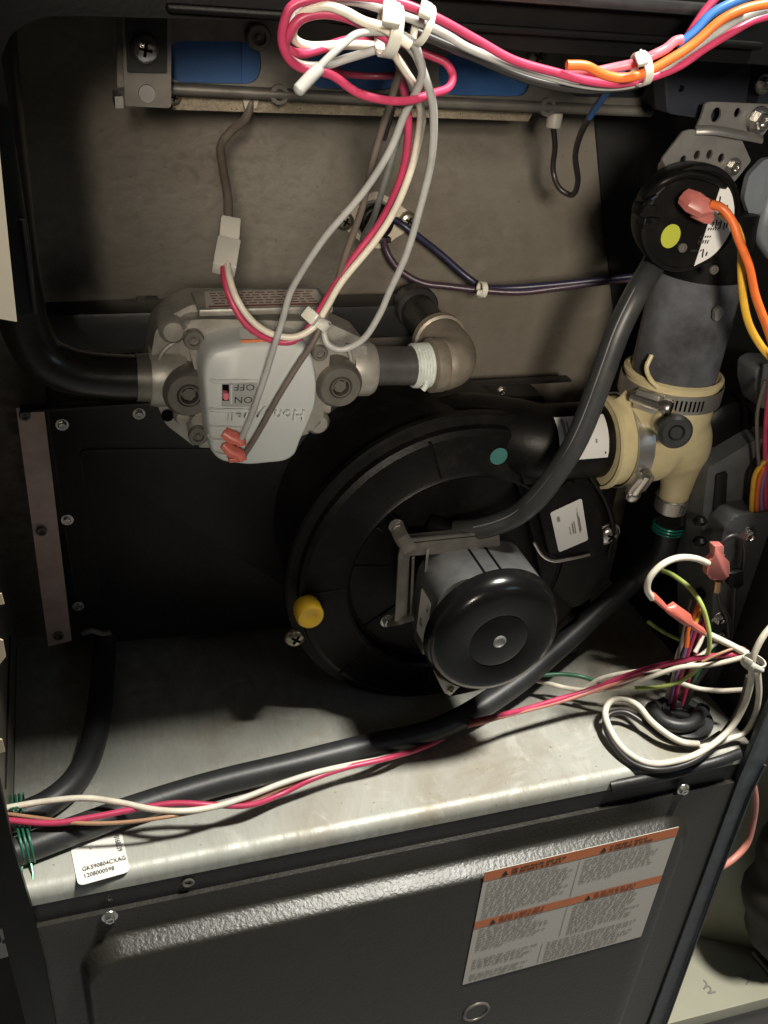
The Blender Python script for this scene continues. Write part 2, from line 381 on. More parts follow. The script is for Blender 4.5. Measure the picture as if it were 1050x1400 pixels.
# folded wrinkled black sheet end at the right of the deck edge
b = B(); b.prism([P(808, 90, .2366), P(826, 300, .2366), P(852, 530, .2366), XZ(.526, .2366, .24), XZ(.526, .2366, .55)], (0, .0026, 0)); b.build('wall_shade_sheet', M['darkwall'], cab)  # added dark sheet stands in for the shade at the wall's right
b = B(); b.tube(spline([P(835, 1075, .002), P(880, 1066, -.001), P(930, 1055, .001), P(985, 1040, -.001), P(1012, 1030, .001)], 6), [.004] * 25, 10, sq=.6); b.build('folded_edge', M['black'], cab)
fillet = [P(1, 95, 0), P(1.5, 78, 0), P(4, 62, 0), P(12, 46, 0), P(24, 35, 0), P(42, 26, 0), P(64, 22.5, 0), P(100, 21.5, 0)]
poly = [XZ(-.03, 0, .60), XZ(-.03, 0, .386), P(50, 432, 0), P(42, 340, 0), P(22, 208, 0)] + fillet + [XZ(.16, 0, .5025), XZ(.25, 0, .4965), XZ(.60, 0, .4965), XZ(.60, 0, .60)]
b = B(); b.prism(poly, (0, .003, 0), .0008, 2); b.build('front_frame', M['frame'], cab)
b = B(); b.box((.02, -.011, .5145), (.332, -.0002, .5195), .0015); b.build('frame_hem', M['hem'], cab)
b = B(); b.box((.10, -.006, .503), (.36, -.0002, .506), .001); b.build('frame_hem', M['frame'], cab)
b = B(); b.tube(spline([P(30, 300, -.001), P(38, 360, -.001), P(46, 425, -.001)], 5), .0012, 8); b.build('frame_bead', M['frame'], cab)
# left post below the opening
b = B(); b.prism([P(-60, 1060, -.002), P(-2, 1060, -.002), P(20, 1165, -.002), P(46, 1250, -.002), P(50, 1268, -.002), P(64, 1330, -.002), P(80, 1420, -.002), P(40, 1420, -.002), P(12, 1310, -.002), P(-8, 1220, -.002), P(-70, 1100, -.002)], (0, .004, 0), .001, 2); b.build('front_post', M['frame'], cab)
b = B(); b.prism([P(1012, 1062, -.002), P(1052, 968, -.002), P(1075, 925, -.002), P(1075, 985, -.002), P(1046, 1040, -.002), P(1031, 1074, -.002), P(986, 1190, -.002), P(905, 1420, -.002), P(880, 1420, -.002)], (0, .005, 0), .0012, 2); b.build('front_post', M['post'], cab, 'blue grey right front post')
b = B(); b.tube([P(1046, 1046, -.0035), P(1030, 1078, -.0035), P(986, 1192, -.0035), P(900, 1430, -.0035)], .0012, 6); b.build('post_bead', M['post'], cab)
# pinkish strip down the left of the rear wall, seams, screws
b = B(); b.prism([P(22, 558, .205), P(60, 558, .205), P(98, 876, .205), P(66, 884, .205)], (0, .003, 0)); st = b.build('mounting_strip', M['pink'], cab, smooth=False)
for q in ((34, 567), (57, 725), (80, 868)): screw(st, P(*q, .2048), SOCK, scale=.75)
screw(cab, P(86, 896, .236), HEX, scale=.7)
b = B(); b.box((-.0078, .05, .070), (-.0068, .2, .0712)); b.build('panel_seam', M['darkwall'], cab, smooth=False)
b = B(); b.cyl(P(190, 918, .225), P(190, 900, .225), .0016, 8); b.build('sheet_tab', M['galvdark'], cab)
# black duct label / opening behind the pipe and the marker writing under it
for q in ([(92, 488), (95, 483), (98, 488), (96, 493)], [(103, 482), (105, 490)], [(108, 490), (118, 487), (128, 489)], [(122, 489), (129, 486)], [(149, 482), (149.5, 492)], [(168, 488), (172, 484), (177, 486)], [(180, 483), (187, 488), (192, 482)], [(190, 488), (192, 482)]):
    b = B(); b.tube(spline([P(x, y, .2394) for x, y in q], 4), .0007, 6); b.build('marker_stroke', M['ink'], cab)
# floor sticker on the deck
dl = Sticker([PZ(107, 1212, .0302), PZ(178, 1192, .0302), PZ(166, 1137, .0302), PZ(96, 1158, .0302)], M['deckpaper'], cab, 'rating_label', .004, .0004)
lettering('GKS90804CXAG', .0046, dl.at(.13, .30), dl.right(), dl.up(), M['ink'], dl.o, xs=.80)
lettering('1208000598', .0046, dl.at(.13, .13), dl.right(), dl.up(), M['ink'], dl.o, xs=.80)
lettering('0168339', .0046, dl.at(.84, .92), -dl.up(), dl.right(), M['ink'], dl.o, xs=.80)
# scuffs on deck: real dried drip flakes near right
# ------------------------------------------------------------------ collector cover
col = thing('collector_cover', 'black painted collector box cover low on the rear wall behind the blower', 'cover panel', P(250, 868, .21))
b = B(); b.prism(rounded([P(62, 551, .208), P(745, 541, .208), P(745, 860, .208), P(430, 852, .208), P(112, 882, .208)], .004), (0, .03, 0), .0015, 2); b.build('panel', M['black'], col)
b = B(); b.prism(rounded([P(108, 615, .2065), P(430, 612, .2065), P(440, 830, .2065), P(140, 852, .2065)], .006), (0, .0015, 0), .0008, 2); b.build('raised_field', M['black'], col)
b = B(); b.box((.02, .198, .2515), (.42, .2075, .2535), .0005); b.build('top_flange', M['black'], col)
for q in ((85, 580), (190, 565), (92, 710), (107, 828), (406, 650), (685, 535)): screw(col, P(*q, .2078), HEX, scale=.85)
b = B(); b.tube(spline([P(112, 866, .206), P(125, 862, .2055), P(140, 866, .206), P(152, 864, .206)], 4), .0022, 8, sq=.5); b.build('rusty_edge', M['castiron'], col)

# ------------------------------------------------------------------ burner rack
rk = thing('burner_rack', 'galvanised burner rack with rounded blue windows along the top of the rear wall', 'burner rack', P(520, 160, .16))
RY = .155
def slot(x0, y0, x1, y1, y, r=.012): return rounded([P(x0, y0, y), P(x1, y0 + (x1 - x0) * .02, y), P(x1, y1 + (x1 - x0) * .02, y), P(x0, y1, y)], r, 6)
wins = [slot(228, 55, 357, 113, RY, .011), slot(420, 62, 546, 121, RY, .011), slot(600, 74, 726, 130, RY, .011), slot(775, 84, 885, 132, RY, .011)]
b = B(); plate(b, [P(160, 15, RY), P(900, 20, RY), P(900, 150, RY), P(160, 119, RY)], wins, (0, .0025, 0)); b.build('face_plate', M['galvdark'], rk, ang=25)
for i, w in enumerate(((222, 45, 362, 118), (412, 52, 552, 127), (592, 62, 732, 136), (768, 74, 892, 142))):
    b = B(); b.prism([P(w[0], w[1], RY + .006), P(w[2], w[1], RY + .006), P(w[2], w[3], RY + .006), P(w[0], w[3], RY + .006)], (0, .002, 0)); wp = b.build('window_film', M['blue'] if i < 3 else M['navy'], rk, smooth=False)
b = B(); b.box(P(330, 118, RY + .005) + Vector((0, -.001, 0)), P(342, 58, RY + .005)); b.build('window_fold', M['blue'], rk, smooth=False)
b = B(); b.tube([P(232, 121, RY - .002), P(560, 138, RY - .002), P(890, 153, RY - .002)], .0032, 10, sq=1); b.build('rolled_lip', M['galvdark'], rk)
b = B(); b.prism([P(236, 124, RY + .012), P(735, 143, RY + .012), P(722, 166, RY + .012), P(560, 160, RY + .012), P(236, 150, RY + .012)], (0, .002, 0)); b.build('lower_flange', M['spangle'], rk, smooth=False)
BY = .128
b = B(); plate(b, rounded([P(166, 12, BY), P(234, 12, BY), P(234, 148, BY), P(171, 145, BY)], .002), [circ(P(200, 127, BY), .0022)], (0, .002, 0)); bp = b.build('bracket', M['galvdark'], rk)
b = B(); b.box(P(158, 148, BY), P(168, 132, BY) + Vector((0, .02, 0))); b.build('bracket_foot', M['galv'], rk, smooth=False)
b = B(); b.prism(rounded([P(172, 10, BY - .003), P(229, 10, BY - .003), P(228, 100, BY - .003), P(174, 99, BY - .003)], .001), (0, .0028, 0)); b.build('pad', M['black'], rk)
screw(rk, P(198, 67, BY - .003), PAN, scale=1.35, spin=.2)
b = B(); b.lathe([(.0045, 0), (.0042, -.0012), (.0022, -.0012), (.0022, -.0004)], P(201, 128, BY), (0, 1, 0), 16); b.build('rivet', M['galv'], rk)
for q in ((352, 50),): screw(rk, P(*q, RY - .0005), SOCK, scale=1.4)
for q in ((733, 77),): screw(rk, P(*q, RY - .0005), BRASS, scale=1.2, spin=.4)
screw(rk, P(238, 133, RY + .0115), BRASS, scale=.8)
for q in ((380, 128), (745, 145)):
    b = B(); b.lathe([(.0030, -.001), (.0052, -.001), (.0052, -.0045), (.0030, -.0045)], P(*q, RY), (0, 1, 0), 16, caps=False); b.build('burner_clip', M['galvdark'], rk)

# ------------------------------------------------------------------ black duct panel upper right
t = thing('junction_shield', 'dark navy sheet metal shield behind the round switch bracket, upper right', 'metal shield', P(960, 170, .13))
b = B(); b.prism(rounded([P(905, 70, .10), P(1030, 78, .10), P(1015, 170, .10), P(912, 155, .10)], .002), (0, .012, 0), .001, 2); b.build('panel', M['navy'], t)
b = B(); b.cyl(P(931, 121, .0995), P(931, 121, .101), .0018, 12); b.build('hole', M['slot'], t)
screw(t, P(1043, 115, .0995), HEX, scale=1.1)
b = B(); b.box(P(1030, 160, .102), P(1100, 60, .102) + Vector((0, .01, 0))); b.build('side_tab', M['navy'], t, smooth=False)

# ------------------------------------------------------------------ blower door
dr = thing('blower_door', 'black hammered lower blower door with raised centre and orange banded warning label', 'access door', (.255, 0, -.45))
def rrect(x0, z0, x1, z1, y, r, n=8):
    out = []
    for cx, cz, a0 in ((x1 - r, z1 - r, 0), (x0 + r, z1 - r, 90), (x0 + r, z0 + r, 180), (x1 - r, z0 + r, 270)):
        for k in range(n + 1):
            a = R(a0 + 90 * k / n); out.append(Vector((cx + r * math.cos(a), y, cz + r * math.sin(a))))
    return out
o0 = P(350, 1237, 0); o1 = P(107, 1330, 0); i0 = None
b = B()
xL = P(107, 1320, 0).x; zT = P(350, 1234, 0).z; xR = P(940, 1130, 0).x + .004
DD = -.0145; xl = P(126, 1345, DD).x; zt = P(350, 1273, DD).z; xr = P(930, 1150, DD).x + .003
rings = [rrect(0, -.62, .5125, 0, .0035, .002), rrect(0, -.62, .5125, 0, 0, .002), rrect(xL, -.6, xR, zT, 0, .030)]
for k in range(1, 14):
    s = k / 14; e = s * s * s * (s * (6 * s - 15) + 10)
    rings.append(rrect(xL + (xl - xL) * s, -.6 + .02 * s, xR + (xr - xR) * s, zT + (zt - zT) * s, DD * (e * .7 + s * .3), .030 - .008 * s))
rings.append(rrect(xl, -.58, xr, zt, DD, .022))
rv = [[b.bm.verts.new(p) for p in r] for r in rings]
b.skin(rv, caps=False); b.face(rv[-1]); b.build('panel', M['door'], dr, ang=60)
for q in ((150, 1252), (933, 1078)): screw(dr, P(*q, -.0005), HEX, scale=1.0)
b = B(); b.lathe([(.0036, 0), (.0042, -.0008), (.0032, -.0014), (.0018, -.0008), (.0015, .0002)], P(257, 1206, .003), (0, 1, 0), 12); b.build('dimple', M['galvdark'], dr)
LY = DD - .0004
wl = Sticker([P(632, 1346, LY), P(876, 1280, LY), P(928, 1130, LY), P(663, 1192, LY)], M['paper'], dr, 'warning_label', .0008, .0004)
for v0, v1 in ((.925, 1.0), (.52, .585)): wl.rects('header_band', [(0, v0, 1, v1)], M['orangeink'], .0002)
tri = B()
for (u, v) in ((.085, .938), (.585, .938), (.075, .530), (.575, .530)):
    tri.face([tri.bm.verts.new(wl.at(u, v, .0005)), tri.bm.verts.new(wl.at(u + .035, v, .0005)), tri.bm.verts.new(wl.at(u + .0175, v + .04, .0005))])
tri.build('warning_triangle', M['ink'], wl.o, smooth=False)
for (u, v, w) in ((.135, .938, .24), (.635, .938, .20), (.125, .532, .22), (.625, .532, .2)):
    wl.rects('heading_text', wl.lines(u, v - .008, u + w + .04, v + .048, 2, .62, .15, False), M['redink'] if v < .6 else M['ink'], .0005)
rs = wl.lines(.025, .60, .465, .915, 12, .42, .25) + wl.lines(.515, .70, .97, .915, 8, .42, .22) + wl.lines(.03, .30, .40, .51, 9, .45, .3) + wl.lines(.525, .235, .92, .51, 11, .45, .28)
rs += wl.lines(.03, .13, .42, .23, 4, .45, .35, False) + wl.lines(.43, .02, .93, .215, 7, .45, .25, False) + wl.lines(.03, .02, .38, .09, 3, .45, .3, False)
wl.rects('small_print', rs, M['ingrey'], .0003)
wl.rects('column_rule', [(.487, .60, .4895, .915), (.487, .24, .4895, .51), (.40, .02, .4025, .21)], M['ingrey'], .0003)
b = B(); c = P(651, 1383, DD - .0005); b.lathe([(.0115, .0005), (.0115, -.0008), (.0105, -.0014), (.0096, -.0008), (.0094, .0004)], c, (0, 1, 0), 32, caps=False); b.build('knockout_ring', M['galvdark'], dr)
b = B(); b.cyl(c + Vector((0, -.0003, 0)), c + Vector((0, .0004, 0)), .0095, 32); b.build('knockout', M['door'], dr)

# ------------------------------------------------------------------ gas pipe
t = thing('gas_pipe', 'glossy black iron gas pipe bending from the left edge into the valve', 'gas pipe', P(60, 500, .1))
b = B(); b.tube(spline([P(-22, -10, .1), P(-10, 120, .1), P(6, 260, .1), P(23, 390, .1), P(34, 445, .1), P(58, 487, .1), P(98, 507, .1), P(145, 514, .1), P(196, 516, .1)], 8), .0124, 20); b.build('pipe', M['pipe'], t)
b = B(); b.tube([P(186, 516, .1), P(205, 516, .1)], .0133, 20); b.build('thread', M['aludark'], t)

# ------------------------------------------------------------------ gas valve
gv = thing('gas_valve', 'grey cast gas valve with light grey plastic cover in the middle left', 'gas valve', P(350, 640, .12))
VY = .098
body = [(232, 432), (262, 416), (425, 418), (446, 440), (500, 465), (506, 520), (470, 552), (444, 556), (430, 590), (400, 600), (300, 612), (268, 612), (226, 580), (212, 545), (205, 500), (212, 452)]
b = B(); b.prism(rounded([P(x, y, VY) for x, y in body], .004, 4), (0, .028, 0), .004, 3); b.build('body', M['alu'], gv)
b = B(); b.prism(rounded([P(248, 440, VY - .012), P(275, 436, VY - .012), P(440, 440, VY - .012), P(452, 480, VY - .012), P(440, 585, VY - .012), P(300, 612, VY - .012), P(262, 606, VY - .012), P(255, 585, VY - .012), P(272, 560, VY - .012), P(270, 520, VY - .012)], .005, 4), (0, .016, 0), .003, 3); b.build('flange', M['alu'], gv)
# top plate with its printed strip, seen from above
b = B(); b.box((.121, .084, .3545), (.194, .116, .3585), .001); tp = b.build('top_plate', M['alu'], gv)
b = B(); b.quad((.125, .0855, .3588), (.191, .0855, .3588), (.191, .112, .3588), (.128, .112, .3588)); b.build('printed_plate', M['paper'], gv, smooth=False)
b = B()
for k in range(5):
    y = .0905 + k * .0042; x = .130
    while x < .186: w = random.uniform(.002, .006); b.quad((x, y, .3590), (x + w, y, .3590), (x + w, y + .0018, .3590), (x, y + .0018, .3590)); x += w + .0012
b.quad((.1265, .0858, .3590), (.19, .0858, .3590), (.19, .0884, .3590), (.1265, .0884, .3590)); b.build('plate_print', M['redink'], gv, smooth=False)
# inlet and outlet bosses
b = B(); b.lathe([(.0165, 0), (.0175, .004), (.0175, .016), (.0155, .02)], P(203, 514, .105), (1, 0, -.03), 28); b.build('inlet_boss', M['alu'], gv)
b = B(); b.lathe([(.016, 0), (.0165, .003), (.0165, .012), (.0148, .015)], P(476, 504, .108), (1, 0, -.05), 28); b.build('outlet_boss', M['alu'], gv)
for (x, y, r) in ((259, 541, .0125), (466, 530, .0125)):
    c = P(x, y, VY - .016)
    b = B(); b.lathe([(r * 1.12, .02), (r * 1.12, .004), (r, .001), (r * .93, 0), (r * .55, 0), (r * .5, .0015), (r * .45, -.0005), (r * .40, -.0005), (r * .36, .006), (.0001, .006)], c, (0, 1, 0), 28); b.build('test_port', M['aludark'], gv)
    b = B(); b.lathe([(r * .3, .0035), (r * .3, .0015), (r * .12, .0015)], c, (0, 1, 0), 6); b.build('port_plug', M['aludark'], gv)
for q in ((264, 462), (270, 593)): screw(gv, P(*q, VY - .0125), SOCK, scale=1.15)
screw(gv, P(436, 481, VY - .0125), SOCK, scale=.95)
for q in ((229, 568),):
    b = B(); b.cyl(P(*q, VY - .002), P(*q, VY + .004), .0035, 14); b.build('bolt_hole', M['slot'], gv)
for q, r in (((235, 448), .0075), ((248, 565), .005), ((432, 574), .0075)):
    b = B(); b.lathe([(r, .02), (r, -.004), (r * .7, -.007), (r * .2, -.0075)], P(*q, VY), (0, 1, 0), 18); b.build('boss', M['alu'], gv)
b = B(); b.tube(spline([P(214, 505, VY - .002), P(222, 482, VY - .003), P(238, 468, VY - .003), P(252, 463, VY - .002)], 5), .0012, 6); b.build('cast_rib', M['alu'], gv)
b = B(); b.tube(spline([P(474, 470, VY - .002), P(480, 490, VY - .003), P(478, 512, VY - .002)], 5), .0014, 6); b.build('cast_rib', M['alu'], gv)
# plastic cover, raised from the flange: rings that shrink and rise
CY = VY - .011
cov = [(291, 480), (330, 471), (395, 469), (419, 474), (430, 492), (435, 525), (433, 555), (421, 585), (411, 605), (405, 624), (391, 633), (340, 638), (301, 633), (289, 619), (284, 585), (281, 548), (278, 515), (282, 492)]
base = rounded([P(x, y, CY - .0252) + Vector((0, .0252, 0)) for x, y in cov], .004, 3); cen = sum(base, Vector()) / len(base)
b = B(); rv = []
for s, d in ((1.02, 0), (1.015, -.018), (1.0, -.0215), (.975, -.0240), (.94, -.0250)):
    k = 1 + d * 1.0
    rv.append([b.bm.verts.new(Vector((cen.x + (p.x - cen.x) * s, p.y + d - (p.z - cen.z) * .0, cen.z + (p.z - cen.z) * s))) for p in base])
b.skin(rv, caps=True); b.build('cover', M['cover'], gv, ang=50)
FY = CY - .0252
def F(x, y, d=0.0): return P(x, y, FY + d)
# step, grooves and ribs on the left part of the cover
for (xa, ya, xb, yb) in ((292, 521, 352, 521), (290, 560, 352, 562), (292, 584, 330, 586), (292, 602, 326, 604), (298, 621, 322, 624)):
    b = B(); b.tube(spline([F(xa - 7, ya - 7, .0035), F(xa, ya, -.0008), F((xa + xb) / 2, (ya + yb) / 2, -.0014), F(xb, yb, -.0004)], 4), .0011, 8); b.build('cover_rib', M['cover'], gv)
b = B(); b.prism(rounded([F(303, 525, -.0002), F(352, 524, -.0002), F(352, 557, -.0002), F(303, 556, -.0002)], .0008), (0, .0003, 0)); b.build('switch_recess', M['coverin'], gv)
b = B(); b.prism([F(304, 526, -.0004), F(313, 526, -.0004), F(313, 548, -.0004), F(304, 548, -.0004)], (0, .0003, 0)); b.build('switch_slot', M['slot'], gv, smooth=False)
b = B(); b.prism(rounded([F(306, 538, -.0045), F(312.5, 538, -.0045), F(312.5, 547, -.0045), F(306, 547, -.0045)], .0006), (0, .004, 0), .0006, 2); b.build('toggle', M['wpink'], gv)
b = B(); b.prism([F(315, 526, -.002), F(317.5, 526, -.002), F(317.5, 552, -.002), F(315, 552, -.002)], (0, .002, 0)); b.build('switch_guide', M['cover'], gv, smooth=False)
rt = (F(300, 545) - F(360, 545)); upv = F(330, 600) - F(330, 500)          # the valve is mounted upside down
lettering('OFF', .0052, F(349, 525), rt, upv, M['ink'], gv, lift=.0006, xs=1.25)
lettering('ON', .0054, F(346, 542), rt, upv, M['ink'], gv, lift=.0006, xs=1.2)
lettering('Honeywell', .0092, F(417, 559), rt, F(330, 610) - F(328, 500), M['cover'], gv, lift=.0006, xs=1.08, solid=.0040)
b = B(); b.prism([F(327, 449, .0155), F(375, 446, .0155), F(371, 466, -.0005), F(330, 469, -.0005)], (0, .0004, .0)); b.build('cover_sticker', M['white'], gv, smooth=False)
b = B(); b.prism([F(329, 465.2, -.0012), F(371, 463, -.0012), F(371, 467, -.0012), F(330, 469, -.0012)], (0, .0004, 0)); b.build('sticker_band', M['orangeink'], gv, smooth=False)

# ------------------------------------------------------------------ outlet nipple and elbow
t = thing('gas_elbow', 'grey nipple and rusty cast elbow feeding right from the valve into the wall', 'pipe elbow', P(600, 520, .12))
ya = .118
b = B(); b.tube([P(500, 500, .115), P(578, 500, ya)], .0121, 22); b.build('nipple', M['nipple'], t)
b = B()
for k in range(6):
    p = P(564 + k * 4.0, 500 - k * .2, ya); b.lathe([(.0126, -.0011), (.0142 - .0002 * (k == 0), 0), (.0126, .0011)], p, (1, .06, 0), 24, caps=False)
b.build('thread_sealant', M['tape'], t)
b = B(); b.tube(spline([P(583, 520, ya - .012), P(582, 528, ya - .0135), P(578, 533, ya - .0135)], 4), .0018, 8); b.build('sealant_drip', M['tape'], t)
b = B(); b.lathe([(.0150, 0), (.0172, .001), (.0172, .008), (.0160, .0095)], P(585, 500, ya), (1, .06, 0), 28); b.build('collar', M['castiron'], t)
e0 = P(592, 499, ya); d = e0
b = B(); b.tube(spline([e0, e0 + Vector((.006, .000, 0)), e0 + Vector((.0125, .004, 0)), e0 + Vector((.0165, .013, .001)), e0 + Vector((.0165, .024, .002)), e0 + Vector((.0160, .034, .003))], 6), [.0150] * 6 + [.0165] * 18 + [.0165] * 2 + [.0165] * 5, 28); b.build('elbow', M['castiron'], t)
for yy in (.030,):
    b = B(); b.lathe([(.0165, 0), (.0182, .001), (.0182, .006), (.0165, .007)], e0 + Vector((.0163, yy, .003)), (0, 1, .05), 28, caps=False); b.build('bead', M['castiron'], t)
b = B(); b.tube([e0 + Vector((.0155, .03, .003)), e0 + Vector((.013, .088, .012))], .0125, 18); b.build('rear_nipple', M['pipe'], t)
mf = thing('gas_manifold', 'square black gas manifold bar running behind the valve', 'manifold', P(130, 480, .2))
m0 = P(60, 431, .195); m1 = P(60, 481, .195); mx = e0.x + .028
b = B(); b.box((m0.x, .195, m1.z), (mx, .221, m0.z), .002); b.build('bar', M['black'], mf)
b = B(); b.lathe([(.0140, -.004), (.0150, -.003), (.0150, .006), (.0135, .008)], Vector((e0.x + .0135, .192, e0.z + .0115)), (0, 1, 0), 26); b.build('boss', M['black'], mf)
for xx in (.10, .17):
    b = B(); b.box((xx, .2212, m1.z + .006), (xx + .014, .2398, m0.z - .004), .001); b.build('stay', M['black'], mf)

# ------------------------------------------------------------------ draft inducer
AX = P(677, 880, .028); AX = Vector((AX.x + .003, 0, AX.z + .001))
iu = thing('draft_inducer', 'large round black plastic draft inducer blower with glossy capped motor', 'blower', (AX.x, .15, .031))
HY = .105
def A(r, deg, y): return Vector((AX.x + r * math.cos(R(deg)), y, AX.z + r * math.sin(R(deg))))
b = B(); b.lathe([(.0001, .010), (.076, .010), (.0785, .008), (.0795, -.001), (.0815, -.0025), (.084, -.001), (.110, .001), (.1135, .0035), (.1145, .008), (.1205, .009), (.122, .0105), (.122, .015), (.120, .017), (.114, .018), (.112, .095), (.0001, .095)], (AX.x, HY, AX.z), (0, 1, 0), 72)
b.build('housing', M['plastic'], iu, ang=30)
for deg, r0, r1 in ((180, .082, .113), (143, .074, .098), (222, .082, .112), (262, .082, .112), (300, .082, .112), (105, .082, .112), (70, .082, .112)):
    b = B(); b.tube([A(r0, deg, HY - .0005), A(r1, deg + 1.5, HY + .001)], .0011, 6); b.build('rib', M['plastic'], iu)
for deg in (172, 215, 135, 325, 290):
    b = B(); b.tube([A(.045, deg, HY + .010), A(.076, deg, HY + .0098)], .0009, 6); b.build('web', M['plastic'], iu)
# spiral outlet running to the coupling
oc = P(825, 600, .115)
b = B(); b.tube(spline([Vector((oc.x - .125, .160, oc.z - .010)), Vector((oc.x - .095, .150, oc.z - .003)), Vector((oc.x - .072, .134, oc.z)), Vector((oc.x - .050, .1175, oc.z)), Vector((oc.x - .02, .115, oc.z)), Vector((oc.x + .01, .115, oc.z))], 6), [.024] * 6 + [.0262] * 8 + [.0268] * 17, 28); b.build('outlet', M['plastic'], iu)
b = B(); b.box((oc.x - .10, .128, .03), (oc.x + .035, .19, oc.z - .02), .01); b.build('housing_back', M['plastic'], iu)
b = B(); b.prism(rounded([P(700, 640, .104), P(738, 622, .104), P(790, 640, .104), P(832, 690, .104), P(846, 740, .104), P(830, 800, .104), P(785, 835, .104), P(740, 790, .104), P(728, 730, .104)], .006, 4), (0, .05, 0), .003, 3); b.build('side_shoulder', M['plastic'], iu)
b = B(); b.prism(rounded([P(735, 690, .096), P(782, 655, .096), P(822, 700, .096), P(826, 756, .096), P(792, 770, .096), P(752, 764, .096)], .005, 4), (0, .012, 0), .002, 2); b.build('label_plate', M['plastic'], iu)
b = B(); b.tube(spline([P(800, 640, .1), P(826, 680, .098), P(838, 720, .098), P(832, 760, .098)], 5), .0022, 8); b.build('edge_bead', M['plastic'], iu)
b = B(); b.tube(spline([P(730, 742, .095), P(742, 760, .0945), P(757, 767, .094), P(780, 764, .094), P(806, 758, .095)], 5), .0011, 8); b.build('retaining_wire', M['steel'], iu)
ls = Sticker([P(764, 755, .0955), P(804, 738, .0955), P(795, 681, .0955), P(752, 701, .0955)], M['white'], iu, 'label', .002, .0003)
ls.rects('small_print', ls.lines(.76, .12, .82, .8, 1, .9, .1, False) + [(.55, .3, .60, .55), (.46, .3, .49, .5), (.80, .30, .84, .62), (.62, .28, .66, .58), (.15, .72, .24, .84)], M['ingrey'])
screw(iu, P(832, 730, .101), PAN, scale=1.55, spin=.5)
b = B(); b.lathe([(.0090, .001), (.0092, -.0005), (.0085, -.0012), (.005, -.0014)], P(832, 730, .102), (0, 1, 0), 24); b.build('washer', M['steel'], iu)
b = B(); b.prism(circ(P(682, 624, HY - .0012), .0062, n=28), (0, .0004, 0)); b.build('round_sticker', M['teal'], iu, smooth=False)
b = B(); b.prism(rounded([P(710, 632, HY - .004), P(745, 625, HY - .004), P(752, 655, HY - .004), P(716, 665, HY - .004)], .004), (0, .01, 0), .001, 2); b.build('lug', M['plastic'], iu)
b = B(); b.cyl(P(721, 640, HY - .0045), P(721, 640, HY), .0024, 12); b.build('lug_hole', M['slot'], iu)
# port with yellow cap and the screw beside it
b = B(); b.lathe([(.0055, .016), (.0088, .014), (.0095, .010), (.0095, .002), (.0084, 0), (.006, -.0003), (.004, .0006), (.0001, .0008)], P(425, 845, .088), (0, 1, 0), 26); b.build('port_cap', M['yellowcap'], iu)
b = B(); b.cyl(P(428, 838, .1), P(428, 838, .13), .0075, 16); b.build('port', M['plastic'], iu)
screw(iu, P(403, 870, .116), BRASS, scale=1.5, spin=.6)
# motor mounting bracket
g = M['galvdark']; KY = .080
def bar(name, pts, w, m=g):
    b = B(); b.tube(pts, w, 8, sq=.45); return b.build(name, m, iu)
b = B(); plate(b, rounded([P(550, 738, KY), P(682, 727, KY), P(684, 745, KY), P(676, 752, KY), P(560, 760, KY), P(556, 845, KY), P(540, 850, KY), P(545, 760, KY)], .0012, 3), [], (0, .0018, 0)); b.build('motor_bracket', g, iu)
b = B(); b.box(P(551, 742, KY) + Vector((0, 0, -.0005)), P(680, 732, KY) + Vector((0, .010, .001))); b.build('bracket_top', g, iu, smooth=False)
bar('bracket_bar', [P(565, 762, KY - .001), P(562, 838, KY - .001)], .0016)
bar('bracket_bar', [P(585, 752, KY - .002), P(582, 780, KY - .002)], .0018, M['steel'])
bar('bracket_arm', [P(541, 718, HY - .012), P(549, 735, KY + .002), P(560, 752, KY)], .0052)
bar('bracket_arm', [P(529, 849, HY - .012), P(548, 846, KY + .002), P(565, 840, KY)], .0050)
bar('bracket_arm', [P(655, 722, HY - .012), P(668, 735, KY + .002), P(680, 765, KY)], .0035)
for q in ((541, 718), (529, 848), (655, 722)): screw(iu, P(*q, HY - .013), HEX, scale=1.0)
b = B(); b.box(A(.030, 200, .07) + Vector((-.006, 0, -.03)), A(.030, 200, .07) + Vector((.012, .02, .004)), .002); b.build('bracket_foot', g, iu)
# motor body: rounded square stack
def sq(y, h, r=.012, cx=AX.x, cz=AX.z): return [Vector((p.x, y, p.z)) for p in rrect(cx - h, cz - h, cx + h, cz + h, y, r, 6)]
b = B(); rings = [[b.bm.verts.new(p) for p in sq(y, h, r)] for y, h, r in ((.098, .026, .01), (.092, .034, .016), (.086, .0385, .020), (.048, .0385, .020))]; b.skin(rings); b.build('motor_body', M['motor'], iu, ang=30)
for dx in (-.006, .006):
    b = B(); b.box((AX.x + dx - .0008, .048, AX.z + .038), (AX.x + dx + .0008, .086, AX.z + .0389)); b.build('motor_seam', M['slot'], iu, smooth=False)
b = B(); b.lathe([(.014, 0), (.016, .003), (.022, .01), (.022, .014)], (AX.x, .085, AX.z), (0, 1, 0), 24); b.build('motor_neck', M['galvdark'], iu)
b = B(); b.box((AX.x - .016, .082, AX.z + .030), (AX.x + .008, .094, AX.z + .042), .003); b.build('terminal_block', M['galv'], iu)
ml = Sticker([Vector((AX.x - .0387, .074, AX.z - .020)), Vector((AX.x - .0387, .056, AX.z - .020)), Vector((AX.x - .0387, .056, AX.z + .016)), Vector((AX.x - .0387, .074, AX.z + .016))], M['white'], iu, 'motor_label', .002, .0004)
ml.rects('small_print', [(.7, .72, .85, .8), (.75, .82, .8, .88), (.2, .25, .5, .34), (.2, .36, .4, .40)], M['ingrey'])
cy = .028
